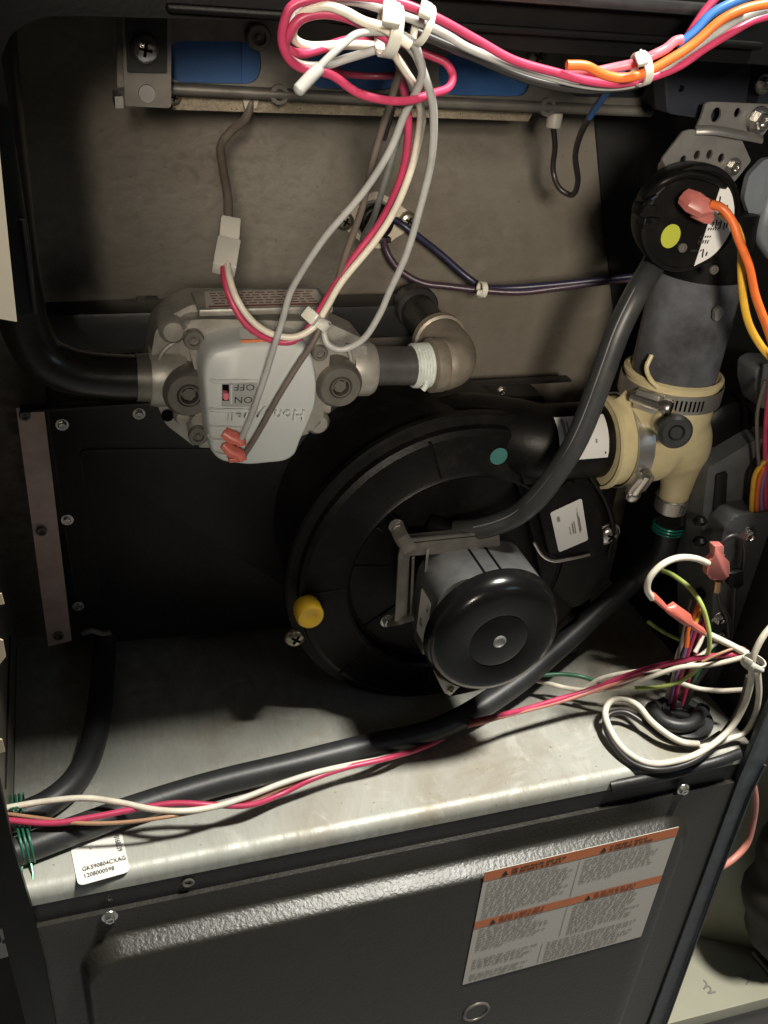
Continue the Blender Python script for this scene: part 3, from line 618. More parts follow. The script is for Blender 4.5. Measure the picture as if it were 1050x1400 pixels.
b = B(); b.lathe([(.0001, .0004), (.0195, .0004), (.0203, .0009), (.0212, .0004), (.0335, .0002), (.0365, .0004), (.0392, .0012), (.0415, .0025), (.0436, .0045), (.0452, .0070), (.0464, .0102), (.0468, .0132), (.0471, .0140), (.0471, .0150), (.0462, .0156), (.0440, .0160), (.030, .018), (.0001, .018)], (AX.x, cy, AX.z), (0, 1, 0), 84); b.build('motor_cap', M['cap'], iu, ang=60)
b = B(); b.lathe([(.0046, .001), (.0046, -.0008), (.0036, -.0014), (.0030, -.0008), (.0001, -.0007)], (AX.x, cy + .0005, AX.z), (0, 1, 0), 24); b.build('shaft_plug', M['galv'], iu)
b = B(); b.prism([P(598, 926, .05), P(630, 938, .05), P(616, 952, .05), P(608, 948, .05)], (0, .012, 0), .0006, 2); b.build('bracket_tip', M['plug'], iu)
screw(iu, P(616, 943, .0495), BRASS, scale=.55)

# ------------------------------------------------------------------ tan rubber coupling, clamps, vent pipe
VX = P(917, 525, .112)
VC = Vector((VX.x, .112, 0)); T = Vector((VX.x, .112, P(900, 590, .112).z))
ztop = P(912, 525, .078).z - .006
LX = oc.x
tc = thing('drain_coupling', 'tan rubber drain coupling joining the blower outlet to the vent pipe', 'rubber coupling', (T.x, .112, T.z - .07))
b = B(); b.lathe([(.0315, .046), (.0322, .044), (.0322, .026), (.0322, .020), (.0315, .008), (.0300, -.004), (.0265, -.016), (.019, -.025), (.0001, -.028)], T, (0, 0, 1), 40)
leg = [T + Vector((0, 0, .006)), P(922, 598, .108), P(929, 628, .108), P(926, 658, .110), P(919, 684, .111), P(916, 697, .112)]
b.tube(spline(leg, 5), [.030, .030, .0295, .029, .028, .0265, .0255, .024, .0225, .021, .0185, .0165, .015, .014, .0132, .0125, .0118, .0114, .0112, .011, .011, .011, .011, .011, .011, .011], 28)
b.tube([Vector((LX - .006, .112, oc.z)), Vector((LX + .02, .112, oc.z)), Vector((T.x, .112, oc.z - .002)), Vector((T.x + .006, .112, oc.z - .004))], [.0315, .031, .030, .024], 32)
c0 = P(905, 572, .085); c1 = P(918, 585, .066)
b.tube([c0 + Vector((-.01, .03, .0)), c0, c0 * .45 + c1 * .55], [.011, .0105, .009], 16)
ob = b.build('coupling_body', M['rubber'], tc)
md = ob.modifiers.new('blend', 'REMESH'); md.mode = 'VOXEL'; md.voxel_size = .0013; md.use_smooth_shade = True
md = ob.modifiers.new('relax', 'SMOOTH'); md.iterations = 14; md.factor = .6
b = B(); b.lathe([(.0292, .0455), (.0315, .0475), (.0338, .046), (.0336, .0435), (.0315, .043)], T, (0, 0, 1), 40, caps=False); b.build('top_lip', M['rubber'], tc)
b = B(); b.lathe([(.0315, -.001), (.0335, .0), (.0335, .003), (.0320, .004)], Vector((LX - .006, .112, oc.z)), (1, 0, 0), 40, caps=False); b.build('side_lip', M['rubber'], tc)
b = B(); n = (c1 - c0).normalized(); b.lathe([(.0065, -.006), (.0065, .006), (.0105, .0065), (.0112, .0085), (.0112, .0105), (.009, .0125), (.0055, .0125), (.0045, .0105), (.004, .012), (.0001, .012)], c1 - n * .002, n, 26); b.build('port_plug', M['hose'], tc)

def clamp(name_label, c, axis, r, w, ang_screw, up, scale=1.0, slots=range(14, 60, 5)):
    t = thing('hose_clamp', name_label, 'hose clamp', c, 'worm drive hose clamps on the tan coupling'); a = Vector(axis).normalized(); c = Vector(c)
    u = (Vector(up) - a * Vector(up).dot(a)).normalized(); v = a.cross(u)
    b = B(); b.lathe([(r, -w / 2), (r + .0008, -w / 2), (r + .0008, w / 2), (r, w / 2)], c, a, 56, caps=False); b.skin([], False) if False else None
    b.build('band', M['steel'], t, ang=30)
    def pt(deg, rr, h=0): return c + u * (math.cos(R(deg)) * rr) + v * (math.sin(R(deg)) * rr) + a * h
    for k in slots:
        d = ang_screw + k
        bb = B(); s = [pt(d - 1.1, r + .0011, -w * .3), pt(d + 1.1, r + .0011, -w * .3), pt(d + 1.1, r + .0011, w * .3), pt(d - 1.1, r + .0011, w * .3)]
        bb.quad(*s); bb.build('slot', M['slot'], t, smooth=False)
    rad = pt(ang_screw, 1) - c; tan = (pt(ang_screw + 90, 1) - c).normalized(); rad.normalize()
    rot = Matrix((rad, tan, a)).transposed()
    p = c + rad * (r + .0036)
    b = B(); b.box(p - Vector((.0034, .0085, w * .55)), p + Vector((.0034, .0085, w * .55)), .0012, rot); b.build('screw_housing', M['steel'], t)
    b = B(); b.lathe([(.0038, -.011), (.0042, .0095), (.0052, .010), (.0056, .0125), (.0056, .0155), (.0046, .0168), (.0001, .0168)], p + rad * .001, tan, 20); b.build('clamp_screw', M['screw'], t)
    q = p + rad * .001 + tan * .0170; rot2 = rot
    b = B(); b.box(q - Vector((.0008, .0004, .0046)), q + Vector((.0008, .0003, .0046)), 0, rot); b.build('slot', M['slot'], t, smooth=False)
    return t
clamp('upper steel hose clamp around the foot of the grey vent pipe', T + Vector((0, 0, .0355)), (0, 0, 1), .0342, .0125, 0, P(866, 515, .07) - P(915, 530, .112))
clamp('left steel hose clamp where the tan coupling meets the black blower outlet', Vector((LX + .012, .112, oc.z)), (1, 0, 0), .0328, .0125, 0, P(840, 652, .083) - P(846, 598, .112), slots=range(16, 62, 6))
# small band clamp on the drain leg
l0, l1 = P(920.5, 677, .1112), P(916.5, 694, .112); ld = (l1 - l0).normalized()
t = thing('band_clamp', 'small silver band clamp on the bottom leg of the tan coupling', 'hose clamp', l1)
b = B(); b.lathe([(.0112, .0), (.0121, .0), (.0121, (l1 - l0).length), (.0112, (l1 - l0).length)], l0, ld, 28, caps=False); b.build('band', M['steel'], t)
b = B(); b.box((l0 + l1) / 2 + Vector((-.0017, -.0145, -.005)), (l0 + l1) / 2 + Vector((.0017, -.0120, .005)), .0006); b.build('ear', M['screw'], t)
b = B(); b.lathe([(.0122, -.0008), (.0130, .0002), (.0122, .0012)], l0, ld, 28, caps=False); b.build('wire', M['screw'], t)
# vent pipe
vp = thing('vent_pipe', 'dark grey vent pipe standing in the tan coupling below the round switch', 'vent pipe', (VC.x, .112, T.z + .03))
b = B(); b.lathe([(.0288, T.z + .03), (.0288, P(946, 392, .083).z)], (VC.x, .112, 0), (0, 0, 1), 44); b.build('pipe', M['pvc'], vp)
b = B(); b.lathe([(.0288, P(946, 392, .083).z), (.0296, P(946, 391, .083).z), (.0296, P(950, 300, .077).z), (.02, P(950, 295, .077).z)], (VC.x, .112, 0), (0, 0, 1), 44); b.build('collar', M['plastic'], vp)  # black section added where the switch shades the pipe
b = B(); b.tube(spline([Vector((VC.x - .0295, .100, T.z + .064)), Vector((VC.x - .0325, .098, T.z + .056)), Vector((VC.x - .0315, .092, T.z + .050)), Vector((VC.x - .027, .088, T.z + .046))], 5), .0016, 8); b.build('cement_drip', M['rubber'], vp)
b = B(); b.prism(rounded([P(978, 425, .078), P(986, 418, .078), P(991, 428, .078), P(982, 440, .078), P(977, 438, .078)], .001), (0, .003, 0), .0008, 2); b.build('paint_chip', M['galv'], vp)

# label on the blower outlet, bent round the tube
def bent(u0, u1, a0, a1, r, m, name, parent, n=12):
    b = B(); rows = []
    for i in range(n + 1):
        a = R(a0 + (a1 - a0) * i / n); rows.append([b.bm.verts.new((x, .115 - math.cos(a) * r, oc.z + math.sin(a) * r)) for x in (u0, u1)])
    for i in range(n): b.face([rows[i][0], rows[i][1], rows[i + 1][1], rows[i + 1][0]])
    return b.build(name, m, parent)
lx0 = oc.x - .049; lx1 = oc.x - .012
lb = bent(lx0, lx1, 2, 66, .0276, M['white'], 'outlet_label', iu)
for (f0, f1, g0, g1, mm) in ((.10, .16, 30, 62, 'ingrey'), (.19, .23, 34, 58, 'ingrey'), (.10, .2, 18, 26, 'ingrey'), (.92, .95, 8, 11, 'ink'), (.72, .76, 24, 30, 'ingrey'), (.35, .62, 58, 61, 'ink'), (.38, .58, 50, 54, 'ink'), (.42, .60, 42, 46, 'ink'), (.48, .55, 33, 38, 'ink')):
    bent(lx0 + (lx1 - lx0) * f0, lx0 + (lx1 - lx0) * f1, g0, g1, .0278, M[mm], 'small_print', lb, 4)

# ------------------------------------------------------------------ pressure switch and its bracket
PY = .062
pc = P(945, 301, PY)
ps = thing('pressure_switch', 'round black pressure switch with lime green dot and curved white label', 'pressure switch', pc + Vector((0, .02, -.035)))
ax = Vector((-.10, -1, -.02)).normalized(); au, av = Vector((1, -.10, 0)).normalized(), None
av = au.cross(ax).normalized()
if av.z < 0: av = -av
def D(px, py, h=0):                                   # point on the disc face
    r = ray(px, py); o = pc + ax * h; return CAM + r * ((o - CAM).dot(ax) / r.dot(ax))
b = B(); b.lathe([(.0270, -.020), (.0285, -.017), (.0290, -.009), (.0300, -.008), (.0304, -.002), (.0296, 0), (.0275, .0006), (.0272, -.0002), (.0001, -.0002)], pc, ax, 56); b.build('body', M['plastic'], ps, ang=35)
b = B(); b.lathe([(.018, -.032), (.018, -.02)], pc, ax, 32); b.build('back_cup', M['plastic'], ps)
b = B(); pr = spline([D(885, 268, -.004), D(905, 250, .001), D(940, 238, .001), D(975, 245, .001), D(998, 262, -.004)], 6); b.tube(pr, .0026, 10); b.build('top_shoulder', M['plastic'], ps)
for q in ((880, 285), (884, 302)):
    b = B(); c = D(*q, -.004); b.box(c - Vector((.0055, .006, .0032)), c + Vector((.0055, .004, .0032)), .0012); b.build('clip', M['plastic'], ps)
b = B(); b.cyl(D(876, 302, .001), D(876, 302, .003), .0016, 10); b.cyl(D(887, 302, .001), D(887, 302, .003), .0016, 10); b.build('clip_hole', M['slot'], ps)
b = B(); b.tube(spline([D(878, 290, .003), D(886, 276, .004), D(897, 268, .003)], 4), .0014, 8); b.build('clip_spring', M['cap'], ps)
b = B(); b.prism(circ(D(917, 323, .0004), .0068, au, av, 30, .86), ax * -.0004); b.build('round_sticker', M['lime'], ps, smooth=False)
arc = [D(988, 247, .0006)] + spline([D(988, 247, .0006), D(999, 262, .0006), D(1004, 290, .0006), D(997, 320, .0006), D(976, 348, .0006), D(949, 364, .0006)], 6)[1:]
b = B(); b.prism(arc, ax * -.0004); lo = b.build('curved_label', M['white'], ps, smooth=False)
b = B()
for (x0, y0, x1, y1) in tuple((x + j * 3.2 - (y - 300) * .35, y, x + j * 3.2 + 1.6 - (y - 300) * .35, y + h) for x, y, h in ((974, 303, 5), (973, 311, 4), (966, 322, 3), (965, 328, 5), (960, 341, 3)) for j in range(5)) + ((984, 268, 986, 282), (994, 280, 996, 288), (975, 300, 977, 310), (979, 300, 981, 312), (985, 301, 987, 313), (990, 304, 992, 314), (994, 302, 996, 312), (961, 340, 963, 352), (966, 344, 968, 350)):
    b.quad(D(x0, y0, .0008), D(x1, y0 + .8, .0008), D(x1 - 2, y1, .0008), D(x0 - 2, y1, .0008))
b.build('small_print', M['ink'], lo, smooth=False)
for q in ((932, 338), (975, 368)): screw(ps, D(*q, .0003), SOCK, normal=ax, scale=.55)
b = B(); b.tube([D(893, 352, -.012), D(886, 372, -.012)], .0055, 14); b.build('nipple', M['plastic'], ps)

pb = thing('switch_bracket', 'bare metal bracket with a row of holes above the round pressure switch', 'bracket', P(960, 240, .08))
BYP = .082
def hole(px, py, y, r, sx=1.0): return circ(P(px, py, y), r, n=16, sx=sx)
o = rounded([P(905, 218, BYP), P(934, 180, BYP), P(945, 177, BYP), P(1012, 186, BYP), P(1018, 200, BYP), P(1027, 220, BYP), P(1003, 250, BYP), P(985, 240, BYP), P(940, 232, BYP), P(918, 242, BYP)], .0015, 3)
b = B(); plate(b, o, [hole(934, 219, BYP, .0026, .8), hole(953, 212, BYP, .0026, .8), hole(970, 211, BYP, .0026, .8), hole(986, 216, BYP, .0026, .8)], (0, .0016, 0)); b.build('lower_plate', M['galv'], pb, ang=25)
b = B(); b.prism(rounded([P(905, 218, BYP), P(918, 242, BYP), P(912, 244, BYP + .006), P(899, 236, BYP + .006), P(900, 225, BYP + .006)], .001), (.0008, .0015, 0)); b.build('side_wing', M['galv'], pb)
UY = .088
o = rounded([P(952, 175, UY), P(960, 158, UY), P(964, 141, UY), P(972, 139, UY), P(1060, 143, UY), P(1058, 165, UY), P(1040, 190, UY), P(1000, 180, UY)], .003, 3)
b = B(); plate(b, o, [hole(979, 157, UY, .0040, .8), hole(1008, 154, UY, .0026, .8)], (0, .0016, 0)); b.build('upper_plate', M['galv'], pb, ang=25)
b = B(); b.tube(spline([P(951, 178, BYP), P(975, 178, BYP - .003), P(1005, 183, BYP - .003), P(1040, 190, BYP)], 6), .0030, 10, sq=.6); b.build('bend', M['galv'], pb)
screw(pb, P(1036, 164, UY - .0005), HEX, scale=1.5)
screw(pb, P(1001, 228, BYP - .0005), HEX, scale=1.05)

# foil duct at the right edge
t = thing('foil_duct', 'crumpled grey foil duct scrap at the right edge beside the round switch', 'foil duct', P(1040, 300, .09))
b = B(); b.prism(rounded([P(1017, 272, .088), P(1024, 240, .088), P(1046, 217, .088), P(1100, 215, .088), P(1100, 250, .088), P(1052, 262, .084), P(1040, 300, .086), P(1030, 308, .088)], .003), (0, .004, 0), .0015, 2); b.build('flap', M['silver'], t)
b = B(); b.tube(spline([P(1070, 240, .09), P(1050, 280, .09), P(1044, 310, .09), P(1060, 340, .09)], 5), .008, 12); b.build('roll', M['silver'], t)

# ------------------------------------------------------------------ hoses
def hose(name, label, cat, pts, r, m, group=None, n=16, res=8):
    t = thing(name, label, cat, pts[0] * .5 + pts[-1] * .5, group); b = B(); b.tube(spline(pts, res), r, n); b.build('tube', m, t); return t
pts = [P(893, 362, .080), P(884, 378, .07), P(868, 405, .062), P(846, 450, .058), P(826, 505, .056), P(808, 555, .056), P(785, 608, .057), P(757, 652, .062), P(728, 687, .068), P(698, 709, .076), P(660, 722, .084), P(622, 726, .094)]
th = hose('pressure_tube', 'dark grey rubber tube curving from the round switch down to the blower', 'rubber tube', pts, .0072, M['tubing'], n=20)
sp = spline(pts, 8); side = [p + (CAM - p).normalized() * .0068 - CX * .0018 - CD * .0014 for p in sp[6:-6]]
b = B(); b.tube(side, .00055, 6); b.build('mould_line', M['ridge'], th)
b = B(); e = pts[-1]; b.tube([e + Vector((.004, -.001, 0)), e + Vector((-.004, .001, 0)), e + Vector((-.012, .012, 0))], [.006, .0058, .0058], 14); b.build('barb', M['plastic'], th)

HZ = .0392
pts = [P(914, 712, .118), P(912, 738, .119), P(896, 770, .122), PZ(868, 792, .105), PZ(822, 832, .085), PZ(768, 881, .068), PZ(700, 938, .052), PZ(600, 997, HZ), PZ(500, 1021, HZ), PZ(400, 1046, HZ), PZ(300, 1070, HZ), PZ(200, 1100, HZ), PZ(110, 1132, HZ), PZ(30, 1162, HZ), PZ(-30, 1184, HZ)]
dh = hose('drain_hose', 'long thick black rubber drain hose lying across the deck', 'drain hose', pts, .0090, M['hose'], n=22)
pts = [PZ(146, 864, .052), PZ(143, 890, .044), PZ(138, 950, HZ), PZ(130, 1005, HZ), PZ(118, 1042, HZ), PZ(98, 1072, HZ), PZ(66, 1098, HZ), PZ(20, 1118, HZ), PZ(-20, 1130, HZ)]
hose('drain_hose', 'short black drain hose dropping down the left side from the collector cover', 'drain hose', pts, .0088, M['hose'], n=20)
def spring_clip(label, c, axis, r, m, ear):
    t = thing('spring_clip', label, 'hose clip', c, 'green spring hose clips'); a, u, v = basis(axis); c = Vector(c)
    for k in (-1, 0, 1):
        b = B(); b.tube([c + a * (k * .0026 + .0022 * i / 24) + u * math.cos(i / 24 * 6.283) * r + v * math.sin(i / 24 * 6.283) * r for i in range(25)], .0008, 6); b.build('coil', m, t)
    b = B(); e = Vector(ear); s = e.cross(a).normalized(); e = e.normalized(); b.tube(spline([c + e * r + a * .003, c + e * (r + .010) + a * .0035, c + e * (r + .0135), c + e * (r + .010) - a * .003, c + e * r - a * .002], 5), .0008, 6); b.build('ear', m, t)
    return t
spring_clip('bright green spring clip on the hose end under the tan coupling', P(913, 722, .118), (.05, 0, 1), .0114, M['green'], (1, -.3, 0))
spring_clip('upper dark green spring clip at the left edge on the short hose', PZ(24, 1110, HZ), (1, .1, 0), .0105, M['gdark'], (0, -.6, .8))
spring_clip('lower dark green spring clip at the left edge on the long hose', PZ(34, 1155, HZ), (1, .15, 0), .0115, M['gdark'], (0, -.8, -.4))

# ------------------------------------------------------------------ limit switch on the wall
WY = .2375
lsw = thing('limit_switch', 'small round limit switch on a pale tilted plate screwed to the rear wall', 'limit switch', P(515, 320, WY))
b = B(); plate(b, rounded([P(463, 290, WY), P(480, 282, WY), P(513, 260, WY), P(536, 272, WY), P(565, 294, WY), P(566, 310, WY), P(540, 326, WY), P(522, 341, WY), P(500, 336, WY), P(470, 312, WY)], .004, 3), [], (0, .0015, 0)); b.build('plate', M['beige'], lsw)
b = B(); b.lathe([(.0125, .001), (.0125, -.006), (.0112, -.0075), (.0095, -.008), (.009, -.013), (.0001, -.0135)], P(512, 301, WY), (0, 1, 0), 30); b.build('disc', M['plastic'], lsw)
b = B(); b.lathe([(.0142, .0), (.0142, -.0012), (.0126, -.0012)], P(512, 301, WY), (0, 1, 0), 30, caps=False); b.build('flange_ring', M['galv'], lsw)
for q in ((471, 302), (557, 301)): screw(lsw, P(*q, WY - .0006), BRASS, scale=1.25, spin=.5)
b = B(); b.box(P(528, 303, WY - .014), P(546, 296, WY - .008), .0008); b.box(P(518, 333, WY - .014), P(532, 322, WY - .008), .0008); b.build('terminal', M['wdark'], lsw)

# ------------------------------------------------------------------ wires
def V3(p, d=0.0):
    if p[0] == 'z': return PZ(p[1], p[2], p[3])
    return P(*p)
def wire(name, label, pts, w, m, group=None, parts=None, res=7, n=10):
    q = [V3(p) for p in pts]; mid = q[len(q) // 2]; r = w * dist(mid) / FPX / 2
    q = [p if i in (0, len(q) - 1) else p + Vector((random.uniform(-1, 1), random.uniform(-1, .2), random.uniform(0, 1))) * .0006 for i, p in enumerate(q)]
    if parts:
        t = thing(name, label, 'wire', q[0] * .5 + q[-1] * .5, group); b = B(); b.tube(spline(q, res), r, n); b.build('insulation', M[m], t); return t
    b = B(); b.tube(spline(q, res), r, n); return setp(b.build(name, M[m]), label, 'wire', group)
G1 = 'wires of the hanging harness coil'
Y0 = -.022
def L(pts, ys):                                       # attach depths that run along a pixel path
    if isinstance(ys, (int, float)): ys = [ys, ys]
    m = len(pts) - 1; out = []
    for i, p in enumerate(pts):
        f = i / m * (len(ys) - 1); k = min(int(f), len(ys) - 2); out.append((p[0], p[1], ys[k] + (ys[k + 1] - ys[k]) * (f - k)))
    return out
wire('red_wire', 'outermost red wire of the coil running right over the top of the bundle', L([(1065, 18), (1030, 30), (1000, 45), (965, 66), (925, 92), (880, 110), (840, 115), (800, 110), (762, 102), (700, 83), (650, 56), (592, 24), (545, 4), (480, -6), (430, -1), (400, 12), (386, 34), (384, 58), (393, 82), (412, 94), (440, 101), (456, 107), (490, 128), (528, 139), (560, 138), (588, 130), (612, 120), (620, 104), (610, 88), (590, 78), (565, 68), (545, 58)], [-.026, -.03, -.035, -.033, -.030, -.024, -.02, .0, .01]), 13, 'wred', G1)
wire('red_wire', 'inner red wire of the coil that drops down past the valve to the white plug', L([(540, 60), (500, 36), (465, 22), (437, 19), (412, 28), (396, 47), (391, 62), (398, 72), (414, 73), (442, 67), (480, 57), (520, 62), (540, 78), (551, 112), (558, 160), (556, 206), (544, 251), (519, 304), (484, 354), (452, 398), (436, 425), (416, 455), (398, 467), (372, 466), (340, 448), (318, 416), (308, 385), (306, 366)], [-.03, -.03, -.028, -.02, -.01, .01, .03, .05, .055, .056, .06, .075]), 11.5, 'wred', G1)
wire('white_wire', 'cream white wire from the coil down past the valve to the white plug', L([(560, 62), (524, 40), (496, 30), (467, 15), (442, 9), (414, 20), (401, 36), (398, 52), (420, 64), (480, 62), (530, 70), (556, 97), (574, 145), (577, 171), (564, 229), (541, 286), (515, 328), (466, 388), (448, 420), (428, 448), (404, 461), (374, 458), (345, 440), (322, 408), (313, 380), (311, 362)], [-.034, -.034, -.03, -.022, -.01, .005, .03, .045, .050, .051, .058, .075]), 11, 'wwhite', G1)
wire('gray_wire', 'grey wire of the coil running right underneath the red one', L([(1065, 8), (1015, 26), (980, 46), (940, 72), (900, 98), (868, 114), (838, 120), (800, 117), (730, 100), (640, 66), (615, 51), (578, 34), (519, 11), (479, 3), (430, 6), (398, 28), (388, 52), (390, 76), (408, 90), (440, 92), (475, 82), (520, 66), (548, 58)], [-.032, -.03, -.027, -.025, -.02]), 12, 'wgrey', G1)
ge = wire('gray_wire', 'grey capped wire end sticking out left of the coil', L([(411, 120), (425, 105), (445, 84), (467, 64), (486, 48), (509, 43), (541, 46)], [-.045, -.04, -.03]), 11, 'wgrey', G1, True)
q = spline([P(x, y, d) for x, y, d in ((404, 127, -.046), (411, 120, -.0455), (425, 105, -.0445), (437, 93, -.0435))], 5); rr = [.0008, .0017, .0021] + [.0023] * (len(q) - 3)
b = B(); b.tube(q, rr, 14); b.build('end_cap', M['wgrey'], ge)
wg = wire('gray_wire', 'grey wire crossing the valve cover to the upper pink terminal', L([(541, 44), (562, 58), (574, 77), (575, 104), (569, 128), (553, 158), (534, 206), (496, 263), (446, 324), (412, 372), (396, 402), (386, 440), (374, 480), (361, 516), (342, 568), (328, 604)], [-.03, -.028, -.02, -.01, .0, .015, .03, .04, .045, .05, .056]), 10, 'wgrey', G1, True)
wb = wire('brown_wire', 'brownish grey wire crossing the valve cover to the lower pink terminal', L([(548, 95), (540, 122), (530, 150), (521, 183), (507, 237), (494, 288), (474, 346), (455, 405), (440, 440), (428, 466), (408, 501), (379, 544), (350, 599), (331, 626)], [.0, .02, .03, .035, .05, .055, .055, .055, .055, .057]), 9, 'wbrown', G1, True)
wire('gray_wire', 'rightmost grey wire hanging in a long loop that turns back at the zip tie', L([(556, 60), (569, 76), (581, 106), (590, 136), (594, 171), (587, 225), (575, 282), (556, 350), (534, 396), (516, 434), (492, 467), (466, 479), (449, 470), (443, 453), (449, 440)], [-.024, -.02, -.01, .01, .03, .045, .05, .055]), 10, 'wgrey', G1)
wire('gray_wire', 'short grey wire between the others reaching the limit switch', L([(560, 130), (555, 160), (546, 188), (528, 246), (510, 297), (496, 328), (500, 338)], [.02, .05, .12, .21]), 9, 'wgrey', G1)
wire('white_wire', 'second cream wire dropping from the coil close behind the first', L([(528, 62), (540, 78), (556, 100), (566, 118), (573, 145), (575, 171), (562, 229), (545, 272)], [-.02, -.012, .004, .024, .045]), 10, 'wwhite', G1)
wire('maroon_wire', 'dark maroon wire looping low behind the coil', L([(440, 88), (462, 100), (485, 104), (515, 106), (540, 104), (558, 92)], [.03, .04, .03]), 9, 'wmaroon', G1)
wire('black_wire', 'black wire hanging straight down behind the coil', L([(550, 96), (545, 120), (538, 145), (532, 160), (524, 190)], [.06, .08]), 9, 'wdark', G1)
def terminal(parent, pts, r, m=None):
    q = [V3(p) for p in pts]; b = B(); b.tube(q, r, 8, sq=.6); return b.build('terminal', m or M['terminal'], parent)
for w_, a_ in ((wg, [(306, 590), (318, 598), (329, 602), (331, 610)]), (wb, [(306, 606), (316, 616), (330, 622), (332, 630)])):
    d = .0; q = [P(x, y, FY - .003 - .0015 * i) for i, (x, y) in enumerate(a_)]
    b = B(); b.tube(q, [.0034, .0042, .0036, .0026], 10, sq=.7); b.build('terminal', M['terminal'], w_)
    if a_[0][1] > 600: b = B(); b.box(P(313, 634, FY - .008), P(331, 618, FY - .001), .001); b.build('terminal_sleeve', M['terminal'], w_)
# plug
t = thing('wire_plug', 'white nylon plug joining the red and white wires left of centre', 'connector', P(311, 370, .08))
q0, q1, q2 = P(315, 300, .10), P(312, 335, .09), P(306, 370, .078)
def slab(a, c, w, d, name, parent, m):
    ax_ = (c - a); L_ = ax_.length; ax_.normalize(); sx = (Vector((1, 0, 0)) - ax_ * ax_.x).normalized(); sy = ax_.cross(sx); rot = Matrix((sx, sy, ax_)).transposed()
    m_ = (a + c) / 2; b = B(); b.box(m_ - Vector((w / 2, d / 2, L_ / 2)), m_ + Vector((w / 2, d / 2, L_ / 2)), .0008, rot); return b.build(name, m, parent)
slab(q0, q1, .0105, .007, 'plug_half', t, M['plug']); slab(q1 + (q1 - q2) * .12, q2, .0120, .009, 'plug_half', t, M['plug'])
slab(q1 + Vector((.002, -.0045, 0)), q2 * .6 + q1 * .4 + Vector((.002, -.0052, 0)), .004, .0016, 'latch', t, M['plug'])
wire('igniter_lead', 'dark brown igniter lead bending down from the rack to the white plug', L([(345, 128), (341, 152), (334, 165), (316, 178), (304, 198), (303, 228), (308, 255), (313, 275), (312, 302)], [.165, .16, .15, .12, .10]), 12, 'wbrown')
t = thing('igniter_boot', 'small tan igniter boot under the burner rack, left', 'boot', P(343, 155, .165))
b = B(); b.prism(rounded([P(330, 128, .162), P(356, 129, .162), P(350, 150, .162), P(336, 152, .162)], .001), (0, .006, 0), .001, 2); b.build('boot', M['beige'], t)
# flame sensor
fs = wire('sensor_wire', 'thin dark sensor wire hanging in a U under the rack with a blue upper end', L([(756, 172), (757, 200), (756, 235), (764, 258), (780, 267), (790, 250), (785, 215), (792, 185), (806, 160)], [.16, .17, .16, .12, .07]), 7.5, 'wdark', None, True)
b = B(); b.tube(spline([P(806, 160, .07), P(818, 142, .05), P(837, 118, .02), P(850, 100, -.01)], 5), .0017, 10); b.build('blue_end', M['wblue'], fs)
b = B(); b.lathe([(.0048, 0), (.0048, .011), (.0036, .0125)], P(756, 174, .16), (0, 0, 1), 14); b.build('boot', M['plug'], fs)
# limit switch wires, tied together
wire('navy_wire', 'dark navy wire slanting from the limit switch right to the tie', L([(540, 300), (556, 312), (600, 345), (640, 380), (660, 392), (700, 394), (760, 390), (820, 382), (880, 376)], [.225, .215, .2, .18, .16]), 9, 'wnavy', 'limit switch wires')
wire('plum_wire', 'dark plum wire curving under from the limit switch to the tie', L([(525, 328), (530, 345), (545, 368), (575, 387), (615, 393), (660, 397), (710, 400), (765, 394), (830, 385), (885, 380)], [.225, .215, .2, .18, .16]), 9, 'wplum', 'limit switch wires')
# right end of the top bundle
GT = 'wires leaving the top bundle at the right'
wire('pink_wire', 'pink wire under the right zip tie bending up to a blunt end', L([(690, 92), (730, 100), (770, 105), (800, 102), (840, 94), (872, 86), (892, 78), (908, 68), (922, 58), (932, 54)], [-.014, -.030, -.038, -.038]), 13, 'wpink', GT)
wire('orange_wire', 'bright orange wire of the top bundle with a blunt left end', L([(775, 89), (800, 92), (826, 103), (852, 107), (880, 101), (915, 82), (948, 60), (985, 30), (1018, 14), (1060, 3)], [-.038, -.042]), 13, 'worange', GT)
wire('blue_wire', 'blue wire rising to the top right behind the orange one', L([(926, 62), (945, 46), (970, 22), (995, 6), (1030, -8)], -.034), 13, 'wblue', GT)
wire('magenta_wire', 'pink red wire rising steeply at the top right', L([(940, 50), (952, 34), (966, 14), (982, -6)], -.030), 11, 'wred', GT)
wire('black_wire', 'black lead under the right zip tie', L([(560, 40), (640, 76), (720, 108), (790, 122), (830, 122), (872, 114), (880, 105)], [-.02, -.025, -.03]), 12, 'wdark', GT)
# pressure switch leads
GP = 'wires of the round pressure switch'
po = wire('orange_wire', 'orange wire arching from the round switch down off the right edge', L([(972, 279), (985, 284), (1000, 302), (1010, 328), (1022, 365), (1034, 405), (1048, 450), (1062, 490)], [.044, .03, .02]), 12, 'worange', GP, True)
wire('yellow_wire', 'yellow wire curving below the orange one at the right edge', L([(985, 290), (1002, 304), (1011, 330), (1013, 370), (1016, 410), (1024, 444), (1040, 472), (1060, 496)], [.046, .036, .03]), 11, 'wyellow', GP)
b = B(); q = [P(936, 268, .056), P(948, 276, .05), P(960, 283, .047), P(976, 284, .045)]
b.tube(q, [.0050, .0066, .0062, .0035], 8, sq=.75); b.build('terminal', M['terminalred'], po)
b = B(); b.tube([P(948, 288, .052), P(965, 296, .05), P(972, 298, .05)], [.0042, .0046, .0036], 8, sq=.7); b.build('terminal', M['terminalred'], po)
